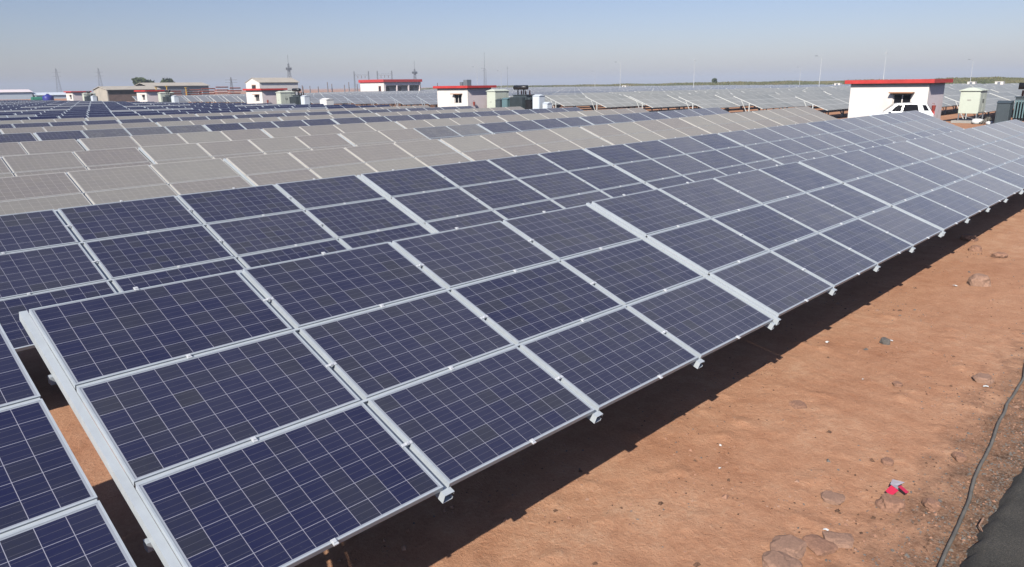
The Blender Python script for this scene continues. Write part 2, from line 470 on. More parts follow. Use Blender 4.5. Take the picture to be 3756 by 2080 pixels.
def far_glass(name, kind):
    m, nt, b = newmat(name); g = G(nt)
    oi = g.n('ShaderNodeObjectInfo').outputs['Random']; tc = g.n('ShaderNodeTexCoord').outputs['Object']
    geo = g.n('ShaderNodeNewGeometry').outputs['Random Per Island']
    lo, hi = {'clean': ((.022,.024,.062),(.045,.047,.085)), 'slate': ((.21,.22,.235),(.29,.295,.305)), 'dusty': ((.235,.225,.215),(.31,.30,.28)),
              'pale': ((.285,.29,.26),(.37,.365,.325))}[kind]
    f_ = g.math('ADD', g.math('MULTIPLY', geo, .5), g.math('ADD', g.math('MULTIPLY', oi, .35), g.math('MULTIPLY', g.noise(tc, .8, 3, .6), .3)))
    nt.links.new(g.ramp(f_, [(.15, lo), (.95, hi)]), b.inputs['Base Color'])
    b.inputs['Roughness'].default_value = {'clean': .17, 'slate': .25, 'dusty': .42, 'pale': .40}[kind]; b.inputs['IOR'].default_value = 1.47
    b.inputs['Specular IOR Level'].default_value = .4
    return m
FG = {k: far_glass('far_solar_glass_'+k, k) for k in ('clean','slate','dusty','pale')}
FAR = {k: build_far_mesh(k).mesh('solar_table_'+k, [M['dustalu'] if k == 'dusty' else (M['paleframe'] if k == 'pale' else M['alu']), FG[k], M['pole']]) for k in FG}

def make_table(kind, tier, name='solar_table', kinds=None, clamps=False):
    if tier == 'C':
        return link(name, FAR[kind])
    root = bpy.data.objects.new(name, None); COL.objects.link(root)
    for r in range(3):
        for c in range(4):
            kk = kinds[c] if kinds else kind
            loc = onpl(c*W+.028+MW/2, r*HP+.014+MH/2)
            if tier == 'A':
                fr = link('solar_module', FRAME[kk], root, loc, (TH, 0, 0))
                link('glass_panel', GLASS[kk], fr)
            else:
                link('solar_module', COMBO[kk], root, loc, (TH, 0, 0))
    for i in range(5): link('rafter', RAFT[i], root)
    for b_ in BEAM: link('cross_beam', b_, root)
    for b_ in SEAM: link('seam_rail', b_, root)
    for i in range(2): link('post', POST[i], root); link('brace', BRACE[i], root)
    if clamps:
        for r in range(4):
            for c in range(4):
                s = r*HP + (0.0 if r not in (0, 3) else (.012 if r == 0 else -.012))
                link('clamp', CLIPH, root, onpl(c*W+.028+MW*(.52+.05*((c*7+r*3) % 3-1)), s), (TH, 0, 0))
        for r in range(3):
            for c in (1, 2, 3):
                link('clamp', CLIPV, root, onpl(c*W, r*HP+.55), (TH, 0, 0))
    return root

# --- camera rig numbers (fitted): used here only to leave out tables that stand wholly outside the view
CAMM = Matrix(((0.695154, -0.718743, -0.013023), (-0.197178, -0.173222, -0.964943), (0.69129, 0.673352, -0.262136)))
CAMZ = 3.7
def in_view(x, y, z, pad=0.06):
    q = CAMM @ Vector((x, y, z-CAMZ))
    if q.z < .3: return False
    u, w_ = q.x/q.z*1833.7/1288, q.y/q.z*1833.7/713.5
    return abs(u) < 1+pad and abs(w_) < 1+pad
def table_seen(x, y, z):
    return any(in_view(x+dx, y+dy, z+dz) for dx in (-3.44, 0, 3.43) for dy, dz in ((-1.44, 1.0), (0, 1.55), (1.44, 2.09)))

ROWY = [6.394, 12.077, 17.840, 23.510, 29.321, 34.968] + [34.968+5.72*i for i in range(1, 28)]
ROWZ = [2.094, 2.078, 2.065, 2.068, 2.087, 2.117] + [2.10]*28
ROWS = [.001, .0028, .0075, .0041, .0013, 0] + [0]*28
def row_kind(r, k):
    """dust of each table: the front two rows are clean, dusty rows and clean rows alternate behind"""
    if r < 2: return 'clean'
    if r in (2, 4, 6, 8): return 'dusty'
    if r == 3: return 'dusty' if k <= 0 else ('slate' if k == 1 else 'clean')
    if r == 5: return 'clean' if k != 0 else 'slate'
    if r == 7: return 'clean'
    return 'slate' if (r+k*2) % 5 == 0 else 'clean'
TONE = {'clean': 'dark blue', 'slate': 'slate blue', 'dusty': 'dusty grey'}
protos = {}
n_ind = 0
for r, yt in enumerate(ROWY):
    if yt > 192: break
    for k in range(-4, 5):
        if k > 4: continue
        x = X0 + k*PT + 3.44
        y = yt - 1.54*CT
        z = ROWZ[r] - ZT + ROWS[r]*(x-8)
        tilt = -ROWS[r]
        near = r < 3 and -3 < k < 3
        if r == 0 and k == -2: x -= .05
        if r == 0 and k == -1: z -= .006; tilt = .0045
        if not table_seen(x, y, z) and not (r < 5 and k > -4 and table_seen(x+PT, y, z)) and not (r == 0 and -4 < k < 4): continue
        if r == 0 and k > 3: continue
        tier = 'A' if near else ('B' if r < 9 else 'C')
        kind = row_kind(r, k)
        kinds = None
        if r == 3 and k == 1: kinds = ('dusty', 'dusty', 'slate', 'slate')
        if r == 5 and k == 0: kinds = ('clean', 'slate', 'slate', 'slate')
        clamps = r < 2 and k < 3
        key = (tier, kind, kinds, clamps)
        if key not in protos:
            protos[key] = o = make_table(kind, tier, kinds=kinds, clamps=clamps)
        else:
            o = copy_tree(protos[key])
        o.location = (x, y, z); o.rotation_euler = (0, tilt, 0)
        tone = TONE[kind]
        if kinds: tone = 'half dusty half blue'
        if r == 0:
            lab = f"clean {tone} solar table in the front row, {ORD[k+4]} from the left"
        elif r < 9:
            lab = f"{tone} solar table in the {ORD[r+1]} row back, {ORD[5-k]} from its road end"
        else:
            lab = f"small {tone} solar table in the far {ORD[r+1]} row, {ORD[5-k]} from the road"
        tag(o, lab, 'solar table', 'solar tables in rows between the bare earth and the road')
        n_ind += 1

# the field across the road: nearest tables one by one, the far mass as one object
EX0, EZ = 63.2, .40
def e_xmax(y):
    return 252 + (y-45)*.70 if y < 200 else 360
def e_xmin(y):
    return EX0 if y < 186 else 112 + (y-190)*1.55
cand = []
for j in range(-3, 58):
    yl = 24.5 + 5.72*(j-3)               # lower edge
    yc = yl + 1.54*CT
    i = 0
    while True:
        x = EX0 + 3.44 + i*PT
        if x > e_xmax(yc): break
        if x > e_xmin(yc) and table_seen(x, yc, EZ+.4):
            cand.append((math.hypot(x, yc), i, j, x, yc))
        i += 1
cand.sort()
n_e = max(0, 296-n_ind)
rng = random.Random(3)
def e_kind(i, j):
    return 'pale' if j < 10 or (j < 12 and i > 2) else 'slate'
eproto = {}
for (dd, i, j, x, yc) in cand[:n_e]:
    kind = e_kind(i, j)
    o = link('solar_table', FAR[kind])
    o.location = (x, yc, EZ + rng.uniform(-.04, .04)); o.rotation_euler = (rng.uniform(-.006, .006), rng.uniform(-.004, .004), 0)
    pl = {'pale': 'pale dusty', 'slate': 'slate grey'}[kind]
    tag(o, f"{pl} solar table across the road, {ORD[j+4]} row from the south, {ORD[i+1]} from the road", 'solar table', 'solar tables across the road')
mass = MB(); matidx = {'pale': 1, 'slate': 2}
for (dd, i, j, x, yc) in cand[n_e:]:
    src = rng.uniform(-.05, .05)
    def wp(px, s, d):
        p = onpl(px, s, d); return (p[0]+x, p[1]+yc, p[2]+EZ+src)
    mi = matidx[e_kind(i, j)]
    mass.quad(wp(-.04, 3.08, 0), wp(6.87, 3.08, 0), wp(6.87, 0, 0), wp(-.04, 0, 0), 0)
    mass.quad(wp(-.04, 3.08, .06), wp(-.04, 0, .06), wp(6.87, 0, .06), wp(6.87, 3.08, .06), 0)
    mass.quad(wp(-.04, 3.08, .06), wp(6.87, 3.08, .06), wp(6.87, 3.08, 0), wp(-.04, 3.08, 0), 0)
    mass.quad(wp(-.04, 0, .06), wp(-.04, 3.08, .06), wp(-.04, 3.08, 0), wp(-.04, 0, 0), 0)
    for c in range(4):
        a, b_ = c*W+.05, c*W+.028+MW-.015
        mass.quad(wp(a, 3.05, -.003), wp(b_, 3.05, -.003), wp(b_, .03, -.003), wp(a, .03, -.003), mi)
    for q in (0, 2, 4):
        p = onpl(RX[q], 1.72, .06)
        mass.box(p[0]-.05+x, p[0]+.05+x, p[1]-.05+yc, p[1]+.05+yc, .6, p[2]+EZ+src, 0, None, False)
if mass.f:
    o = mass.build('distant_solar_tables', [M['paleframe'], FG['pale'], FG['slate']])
    tag(o, 'mass of distant grey solar tables running to the scrub bank on the horizon', 'solar tables', kind='stuff')

# ------------------------------------------------------------------ inverter houses along the road
def house(x, y, z, label, lx=3.40, ly=4.75, h=2.58):
    root = empty('inverter_house', (x, y, z), label, 'building', 'small white inverter houses with red roof edges along the road')
    t = .2
    mb = MB()
    # west wall with a window hole (wall from pieces), other walls plain
    wy0, wy1, wz0, wz1 = .95, 2.05, 1.02, 1.92
    mb.box(0, t, 0, wy0, -.6, h); mb.box(0, t, wy1, ly, -.6, h)
    mb.box(0, t, wy0, wy1, -.6, wz0); mb.box(0, t, wy0, wy1, wz1, h)
    mb.box(t, lx, ly-t, ly, -.6, h); mb.box(lx-t, lx, t, ly-t, -.6, h)
    mb.build('west_wall' if False else 'wall', M['white'], root)
    MB().box(t, lx, 0, t, -.6, h).build('wall', M['pink'], root)  # south wall: pinker copy of the house paint, bounce light put into its colour
    win = MB()
    for a in (wy0, (wy0+wy1)/2-.03, wy1-.06): win.box(.07, .13, a, a+.06, wz0, wz1)
    win.box(.072, .128, wy0+.06, wy1-.06, wz0, wz0+.06); win.box(.072, .128, wy0+.06, wy1-.06, wz1-.06, wz1)
    w_ = win.build('window', M['white'], root)
    MB().box(.095, .105, wy0+.06, wy1-.06, wz0+.06, wz1-.06).build('pane', M['wglass'], w_)
    MB().box(-.42, .0, wy0-.16, wy1+.16, wz1+.03, wz1+.10).build('window_hood', M['orange'], root)
    roof = MB().box(-.30, lx+.42, -.33, ly+.30, h, h+.20).build('roof', M['concrete'], root)
    ring = MB()
    e = .012
    x0_, x1_, y0_, y1_ = -.30, lx+.42, -.33, ly+.30
    ring.box(x0_-e, x0_, y0_-e, y1_+e, h-.02, h+.215); ring.box(x1_, x1_+e, y0_-e, y1_+e, h-.02, h+.215)
    ring.box(x0_, x1_, y0_-e, y0_, h-.02, h+.215); ring.box(x0_, x1_, y1_, y1_+e, h-.02, h+.215)
    ring.build('fascia', M['red'], roof)
    MB().box(-.25, lx+.3, -.28, ly+.25, -.62, .10).build('plinth', M['concrete'], root)
    return root
HX = 52.0
HY = [14.05, 56.6, 99.5, 142.4, 185.2]
HL = ['largest white inverter house with red roof edge, parked car before its window',
      'white inverter house with red roof edge and small grey boxes on its roof',
      'white inverter house with red roof edge standing in front of the white gabled hall',
      'small far inverter house with red roof edge before the two long sheds',
      'smallest and farthest inverter house with red roof edge, leftmost of the row']
for y, l in zip(HY, HL):
    house(HX, y, gbase(HX, y), l)
GZ = .95
# red fire bucket on the south wall of each near house
def bucket(x, y, label):
    root = empty('fire_bucket', (x, y, GZ+.98), label, 'fire bucket', 'red fire buckets hung on house walls')
    mb = MB(); n = 14
    prof = [(.02,-.36),(.10,-.30),(.17,-.16),(.21,.05),(.23,.28),(.235,.30),(.215,.30),(.19,.05),(.10,-.25)]
    for (r, z) in prof:
        for k in range(n): mb.v.append((r*math.cos(2*math.pi*k/n), r*math.sin(2*math.pi*k/n), z))
    for i in range(len(prof)-1):
        for k in range(n):
            mb.f.append((i*n+k, i*n+(k+1) % n, (i+1)*n+(k+1) % n, (i+1)*n+k)); mb.m.append(0)
    mb.build('pail', M['redpail'], root, smooth=True); root.scale = (.52, .52, .7)
    MB().tube([(-.22,0,.28),(-.19,0,.42),(0,0,.48),(.19,0,.42),(.22,0,.28)], .012, 6).build('handle', M['rust'], root)
    MB().bar((0,.24,.46),(0,-.03,.46),.03).build('hook', M['rust'], root)
bucket(HX+.55, HY[0]-.26, 'red fire bucket on the side wall of the largest inverter house')
bucket(HX+.62, HY[1]-.26, 'red fire bucket on the side wall of the middle inverter house')
bucket(HX+.62, HY[2]-.26, 'red fire bucket on the house before the white gabled hall')

# grey boxes on the roof of the middle house
for i, (dx, dy, w_, h_) in enumerate(((2.6, 3.6, .42, .4), (2.3, 2.5, .6, .62))):
    r_ = empty('roof_box', (HX+dx, HY[1]+dy, GZ+2.78), ['smaller grey box on the roof of the middle inverter house', 'larger louvred grey box on the roof of the middle inverter house'][i], 'roof box', 'grey boxes on the roof')
    MB().box(-w_/2, w_/2, -w_/2, w_/2, 0, h_).build('casing', M['greypole'], r_)
    lv = MB()
    for q in range(5): lv.box(-w_/2-.02, -w_/2, -w_/2+.05, w_/2-.05, .08+q*h_/6, .13+q*h_/6)
    lv.build('louvre', M['lattice'], r_)

# cabinets, transformers and switch boxes south of each house
def cabinet(x, y, z, label, leg, h=1.50, ly=1.12, lx=1.75, lab2=None):
    root = empty('switchgear_cabinet', (x, y, z), label, 'electrical cabinet', 'cream green cabinets on legs beside the houses')
    b_ = bevel(MB().box(0, lx, 0, ly, leg, leg+h).build('body', M['cream'], root), .015)
    lid = MB(); a = leg+h
    n = len(lid.v)
    lid.v += [(-.08,-.08,a),(lx+.08,-.08,a),(lx+.08,ly+.08,a),(-.08,ly+.08,a),(.25,ly*.35,a+.16),(lx-.25,ly*.35,a+.16),(lx-.25,ly*.65,a+.16),(.25,ly*.65,a+.16)]
    for fc in ((3,2,1,0),(4,5,6,7),(0,1,5,4),(1,2,6,5),(2,3,7,6),(3,0,4,7)): lid.f.append(fc); lid.m.append(0)
    lid.box(-.08, lx+.08, -.08, ly+.08, a-.05, a-.002)
    lid.build('lid', M['cream'], root)
    for i in range(2):
        d = MB().box(.06+i*.82, .86+i*.82-.02, -.022, -.001, leg+.08, leg+h-.12).build('door', M['cream'], root)
        MB().box(.74+i*.82-.6*i, .78+i*.82-.6*i, -.045, -.022, leg+h*.45, leg+h*.62).build('handle', M['black'], d)
    MB().box(-.012, -.001, ly*.42, ly*.62, leg+.82, leg+.88).build('vent', M['concrete'], root)
    if leg > .2:
        for a_ in (.05, lx-.05):
            for c_ in (.05, ly-.05): MB().box(a_-.03, a_+.03, c_-.03, c_+.03, -.1, leg).build('leg', M['greypole'], root)
        MB().bar((.05,.05,.1),(.05,ly-.05,leg-.08),.03).bar((.05,.05,.1),(lx-.05,.05,leg-.08),.03).build('leg_brace', M['greypole'], root)
    return root
cabinet(55.4, 11.95, GZ+.16, 'cream green cabinet on thin legs right of the largest inverter house', .45, 1.46)
cabinet(53.6, HY[1]-2.35, GZ, 'cream green cabinet beside the middle inverter house', .3, 1.95, 1.2, 2.0)
cabinet(53.6, HY[2]-2.2, GZ, 'cream green cabinet right of the house before the gabled hall', .3, 1.95, 1.2, 2.4)
cabinet(53.6, HY[3]-2.2, GZ, 'cream cabinet right of the small house before the long sheds', .3, 1.95, 1.2, 2.4)
cabinet(53.6, HY[4]-2.2, GZ, 'tiny cream cabinet right of the farthest leftmost house', .3, 1.95, 1.2, 2.4)
for (x, y, ly, lx, lab) in ((55.1, 11.75, 1.6, 2.6, 'pale concrete slab under the cream cabinet on legs'),):
    tag(bevel(MB().box(x, x+lx, y, y+ly, GZ-.2, GZ+.16).build('concrete_slab', M['concrete']), .02), lab, 'slab')
# cement sacks and cut cable at the slab
def sack(x, y, z, label, s=1.0):
    mb = MB(); n = 10
    for i, (zz, k) in enumerate(((0,.8),(.05,1),(.14,1.03),(.22,.9),(.26,.55))):
        for q in range(n):
            a = 2*math.pi*q/n
            mb.v.append((s*k*.34*math.copysign(abs(math.cos(a))**.7, math.cos(a)), s*k*.24*math.copysign(abs(math.sin(a))**.7, math.sin(a)), s*zz+.015*noise.noise((q*1.7, i*2.3, x))))
    for i in range(4):
        for q in range(n): mb.f.append((i*n+q, i*n+(q+1) % n, (i+1)*n+(q+1) % n, (i+1)*n+q)); mb.m.append(0)
    mb.f.append(tuple(4*n+q for q in range(n))); mb.m.append(0)
    o = mb.build('sack', M['whitebit'], None, True); o.location = (x, y, z)
    tag(o, label, 'sack', 'white sacks by the cabinet slab')
sack(54.75, 11.75, GZ, 'larger white sack lying before the concrete slab', 1.25)
sack(54.15, 10.95, GZ, 'smaller white sack among cut cable ends', .8)
mb = MB()
for i in range(9):
    a = i*.7; mb.tube([(math.cos(a)*.5, math.sin(a)*.4, .03), (math.cos(a)*.1, math.sin(a)*.1, .35+.05*(i % 3)), (-math.cos(a+.5)*.45, -math.sin(a+.5)*.5, .12)], .022, 6)
o = mb.build('cable_tangle', M['hose']); o.location = (54.6, 11.15, GZ); tag(o, 'tangle of cut grey cable on the earth by the cabinet legs', 'cable')

def transformer(x, y, z, label, rz=0.0, s=1.0, teal=True):
    root = empty('transformer', (x, y, z), label, 'transformer', 'oil transformers beside the houses', rz)
    root.scale = (s, s, s)
    bevel(MB().box(-.55, .55, -.8, .8, .25, 1.65).build('tank', M['trafo'], root), .03)
    MB().box(-.62, .62, -.87, .87, 1.65, 1.71).build('lid', M['trafo'], root)
    for sx in (-1, 1):
        rd = MB()
        for i in range(11):
            yy = -.72+i*.144
            rd.box(sx*.57 if sx > 0 else -1.0, 1.0 if sx > 0 else -.57, yy, yy+.06, .45, 1.5)
        rd.tube([(sx*.8, -.75, 1.42), (sx*.8, .75, 1.42)], .05, 8)
        rd.build('radiator', M['teal'] if teal else M['trafo'], root)
    for sy in (-1, 1):
        rd = MB()
        for i in range(7):
            xx = -.45+i*.13
            rd.box(xx, xx+.055, .87 if sy > 0 else -1.2, 1.2 if sy > 0 else -.87, .5, 1.45)
        rd.build('radiator', M['trafo'], root)
    for i in range(3):
        b_ = MB()
        for q in range(5): b_.tube([(0,0,q*.07),(0,0,q*.07+.035)], .085-.006*q, 10); b_.tube([(0,0,q*.07+.035),(0,0,q*.07+.07)], .05, 10)
        o = b_.build('bushing', M['rust'], root); o.location = (.25, -.5+i*.5, 1.71)
    for yy in (-.35, .35): MB().box(-.42, -.34, yy-.04, yy+.04, 1.71, 2.12).build('bracket', M['black'], root)
    MB().tube([(-.38, -.75, 2.32), (-.38, .75, 2.32)], .2, 14).build('conservator', M['black'], root, True)
    for yy in (-.7, .62): MB().box(-.5, .5, yy, yy+.1, 0, .25).build('skid', M['black'], root)
    return root
transformer(54.7, 9.05, GZ, 'dark transformer with green grey radiators cut by the right edge', .15)
transformer(53.7, HY[1]-6.25, GZ, 'dark transformer with conservator drum beside the middle inverter house', .0, 1.1, False)
transformer(53.7, HY[2]-7.2, GZ, 'black transformer right of the house before the gabled hall', .0, 1.1, False)
transformer(53.7, HY[3]-6.4, GZ, 'small black transformer right of the house before the long sheds', .0, 1.1, False)
transformer(53.7, HY[4]-6.4, GZ, 'tiny black transformer right of the farthest house', .0, 1.1, False)

def panelbox(x, y, z, w_, d_, h_, mat, label, leg=.35, name='switch_box', cat='switch box', group='boxes beside the transformers'):
    root = empty(name, (x, y, z), label, cat, group)
    bevel(MB().box(0, d_, 0, w_, leg, leg+h_).build('casing', mat, root), .015)
    MB().prism([(-.04, leg+h_), (d_+.04, leg+h_), (d_/2, leg+h_+.14)], -.04, w_+.04, 'y').build('hood', mat, root, fix=True)
    MB().box(-.02, -.001, w_*.12, w_*.88, leg+.08, leg+h_-.08).build('door', mat, root)
    for a_ in (.04, w_-.1): MB().box(.02, .08, a_, a_+.06, -.1, leg).box(d_-.08, d_-.02, a_, a_+.06, -.1, leg).build('leg', M['pole'], root)
    return root
panelbox(53.0, HY[1]-8.9, GZ, .85, .8, 1.25, M['palebox'], 'taller pale white switch box right of the middle transformer', .5)
panelbox(53.2, HY[1]-9.75, GZ, .6, .7, .75, M['palebox'], 'shorter pale white switch box, rightmost beside the middle transformer', .3)
panelbox(53.0, HY[1]-3.7, GZ, .7, .8, 1.2, M['trafo'], 'dark green grey box between middle cabinet and transformer', .15)
panelbox(52.9, HY[1]-4.75, GZ, .75, .6, 1.3, M['teal'], 'green grey box with bright disc left of the middle transformer', .15)
panelbox(53.0, HY[1]-7.9, GZ, .8, .9, 1.25, M['black'], 'black box between the middle transformer and white boxes', .1)
panelbox(52.6, 9.72, GZ, .68, .8, 1.30, M['trafo'], 'dark slate box left of the transformer at the right edge', .05)
panelbox(53.0, HY[2]-9.6, GZ, 1.0, .8, 1.3, M['palebox'], 'pale switch box right of the black transformer before the gabled hall', .4)
panelbox(53.0, HY[3]-9.6, GZ, 1.3, .8, 1.3, M['palebox'], 'pale switch box right of the transformer before the long sheds', .4)
panelbox(53.0, HY[4]-9.8, GZ, 1.3, .8, 1.3, M['palebox'], 'tiny pale switch box right of the farthest transformer', .4)

# ------------------------------------------------------------------ white hatchback
def car(loc, rz, label):
    root = empty('parked_car', loc, label, 'car', None, rz); root.scale = (.93, .93, .95)
    # stations along the length (x forward): x, sill z, shoulder z, half width at sill, at shoulder
    st = [(-1.86,.42,.78,.62,.66),(-1.80,.30,.92,.72,.76),(-1.55,.24,.97,.80,.83),(-.9,.22,.97,.82,.845),(0,.22,.96,.82,.85),(.7,.22,.95,.82,.84),(1.05,.22,.93,.82,.83),(1.55,.24,.84,.80,.78),(1.80,.30,.72,.72,.70),(1.90,.42,.60,.55,.52)]
    mb = MB()
    for (x, zs, zh, ws, wh) in st:
        for (y, z) in ((-ws*.9, zs), (-ws, zs+.14), (-wh-.012, (zs+zh)/2+.08), (-wh, zh-.05), (-wh+.07, zh), (0, zh+.03), (wh-.07, zh), (wh, zh-.05), (wh+.012, (zs+zh)/2+.08), (ws, zs+.14), (ws*.9, zs)):
            mb.v.append((x, y, z))
    n = 11
    for i in range(len(st)-1):
        for k in range(n):
            a = i*n+k; b_ = i*n+(k+1) % n
            mb.f.append((a, b_, b_+n, a+n)); mb.m.append(0)
    mb.f.append(tuple(range(n))); mb.m.append(0); e = (len(st)-1)*n; mb.f.append(tuple(e+k for k in reversed(range(n)))); mb.m.append(0)
    o = mb.build('body', M['carpaint'], root, True, True)
    sd = o.modifiers.new('s', 'SUBSURF'); sd.levels = 2; sd.render_levels = 2
    # greenhouse: lower and upper outlines
    lo = [(-1.72,.62),(-1.2,.79),(0,.80),(.62,.78),(1.12,.60)]
    hi = [(-1.36,.50),(-1.0,.60),(-.1,.625),(.28,.60),(.42,.50)]
    zl, zh = .93, 1.50
    def P(side, t, u, off=.012):        # point on the cabin side, t along, u up
        def ip(a, t):
            t *= len(a)-1; i = min(int(t), len(a)-2); q = t-i
            return [a[i][c]*(1-q)+a[i+1][c]*q for c in range(2)]
        a, b_ = ip(lo, t), ip(hi, t)
        zt = zh-.04*abs(b_[0]+.4)
        x = a[0]*(1-u)+b_[0]*u; y = a[1]*(1-u)+b_[1]*u+off
        return (x, side*y, zl*(1-u)+zt*u)
    mb = MB(); kt, ku = 24, 5
    for side in (-1, 1):
        for a_ in range(kt):
            for c_ in range(ku):
                q = [P(side, a_/kt, c_/ku, 0), P(side, (a_+1)/kt, c_/ku, 0), P(side, (a_+1)/kt, (c_+1)/ku, 0), P(side, a_/kt, (c_+1)/ku, 0)]
                mb.quad(*(q if side < 0 else q[::-1]))
    for a_ in range(kt):
        l0, l1, r1, r0 = P(-1, a_/kt, 1, 0), P(-1, (a_+1)/kt, 1, 0), P(1, (a_+1)/kt, 1, 0), P(1, a_/kt, 1, 0)
        m0, m1 = (l0[0], 0, l0[2]+.035), (l1[0], 0, l1[2]+.035)
        mb.quad(l0, l1, m1, m0); mb.quad(m0, m1, r1, r0)
    for t_ in (0, 1):
        a_, b_, c_, d2 = P(-1, t_, 0, 0), P(1, t_, 0, 0), P(1, t_, 1, 0), P(-1, t_, 1, 0)
        mb.quad(a_, b_, c_, d2); mb.tri(d2, c_, (c_[0], 0, c_[2]+.035))
    mb.build('cabin', M['carpaint'], root, False, True)
    for side in (-1, 1):
        for t0, t1, u0, u1 in ((.30, .50, .12, .86), (.545, .80, .12, .86), (.06, .20, .22, .84)):
            w_ = MB(); k = 6
            g_ = [[P(side, t0+(t1-t0)*i/k, u) for i in range(k+1)] for u in (u0, u1)]
            if t0 == .545: g_[1] = [P(side, t0+(t1-.07-t0)*i/k, u1) for i in range(k+1)]
            for i in range(k): w_.quad(g_[0][i], g_[0][i+1], g_[1][i+1], g_[1][i])
            w_.build('side_window', M['wglass'], root)
        mr = MB().box(.62, .80, side*.86-.09, side*.86+.09, .96, 1.10).build('mirror', M['carpaint'], root); bevel(mr, .03)
        MB().tube([(1.72, side*.55, .70), (1.84, side*.55, .68)], .11, 12).build('headlight', M['palebox'], root)
        MB().box(-1.845, -1.76, side*.62-.07, side*.62+.07, .74, 1.0).build('tail_light', M['red'], root)
        for x in (-1.18, 1.20):
            w_ = MB().tube([(x, side*.64, .30), (x, side*.83, .30)], .30, 20).build('tyre', M['rubber'], root)
            MB().tube([(x, side*.70, .30), (x, side*.842, .30)], .19, 14).build('rim', M['alu'], w_)
    ws = MB(); ws.quad((1.03, -.60, .97), (1.03, .60, .97), (.50, .50, 1.43), (.50, -.50, 1.43)); o = ws.build('windscreen', M['wglass'], root); o.location = (.03, 0, .02)
    rw = MB(); rw.quad((-1.70, .56, 1.02), (-1.70, -.56, 1.02), (-1.43, -.46, 1.40), (-1.43, .46, 1.40)); o = rw.build('rear_window', M['wglass'], root); o.location = (-.015, 0, .01)
    return root
car((49.35, 14.70, GZ-.01), math.radians(111), 'white hatchback parked before the largest inverter house')

# ------------------------------------------------------------------ far buildings
root = empty('gabled_hall', (0,0,0), 'white hall with gabled end, dark end window and tan roof', 'building')
def hall(root, cx_, cy_, lx, ly, eave, ridge, wall, roofm):
    mb = MB(); x0, x1, y0, y1 = cx_, cx_+lx, cy_, cy_+ly; ym = (y0+y1)/2
    MB().prism([(y0, .3), (y1, .3), (y1, eave), (ym, ridge), (y0, eave)], x0, x1, 'x').build('wall', wall, root, fix=True)
    r = MB(); o_ = .35
    for (ya, yb) in ((y0-o_, ym), (y1+o_, ym)):
        za = eave - o_*(ridge-eave)/(ym-y0)
        P = [(x0-.15, ya, za+.03), (x1+.4, ya, za+.03), (x1+.4, yb, ridge+.03), (x0-.15, yb, ridge+.03)]
        Q = [(a, b_, c+.14) for a, b_, c in P]
        n = len(r.v); r.v += P+Q
        for fc in ((0,1,2,3),(7,6,5,4),(0,4,5,1),(1,5,6,2),(2,6,7,3),(3,7,4,0)): r.f.append(tuple(n+i for i in fc)); r.m.append(0)
    return r.build('roof', roofm, root, fix=True)
hall(root, 107.3, 206.3, 12.5, 8.4, 5.5, 6.75, M['white'], M['tanroof'])
f_ = MB().box(107.18, 107.28, 208.6, 210.9, 2.9, 4.9).build('window', M['orange'], root); MB().box(107.12, 107.17, 208.75, 210.75, 3.05, 4.75).build('pane', M['dark'], f_)
for i, x in enumerate((110.2, 112.6, 114.4, 116.2)):
    f_ = MB().box(x, x+1.0, 206.15, 206.27, 2.0, 3.2).build('window', M['concrete'], root); MB().box(x+.12, x+.88, 206.08, 206.14, 2.1, 3.1).build('pane', M['dark'], f_)

root = empty('office_block', (0,0,0), 'long white office with red roof band and shaded verandah', 'building')
bx0, by0, lx, ly, hh = 144.5, 196.5, 15.0, 13.0, 5.35
MB().box(bx0, bx0+.3, by0, by0+ly, .4, hh).box(bx0+.3, bx0+lx, by0+2.4, by0+2.7, .4, hh).box(bx0+lx-.3, bx0+lx, by0, by0+2.4, .4, hh).build('wall', M['white'], root)
rf = MB().box(bx0-.3, bx0+lx+.3, by0-.3, by0+ly+.3, hh, hh+.25).build('roof', M['concrete'], root)
MB().box(bx0-.4, bx0-.3, by0-.4, by0+ly+.3, hh-.1, hh+.75).box(bx0-.3, bx0+lx+.4, by0-.4, by0-.3, hh-.1, hh+.75).build('parapet', M['red'], rf)
MB().box(bx0+.3, bx0+lx-.3, by0+.05, by0+.3, hh-1.1, hh-.002).build('verandah_beam', M['pink'], root)
for i in range(4):
    x = bx0+.3+i*4.75
    MB().box(x, x+.4, by0, by0+.35, .4, hh-1.1).build('column', M['pink'], root)
    if i < 3:
        f_ = MB().box(x+1.7, x+3.5, by0+2.28, by0+2.398, 1.6, 3.7).build('window', M['rust'], root); MB().box(x+1.85, x+3.35, by0+2.2, by0+2.279, 1.75, 3.55).build('pane', M['dark'], f_)
f_ = MB().box(bx0-.10, bx0-.002, by0+1.6, by0+2.8, 2.0, 4.1).build('window', M['rust'], root); MB().box(bx0-.16, bx0-.101, by0+1.75, by0+2.65, 2.15, 3.95).build('pane', M['dark'], f_)

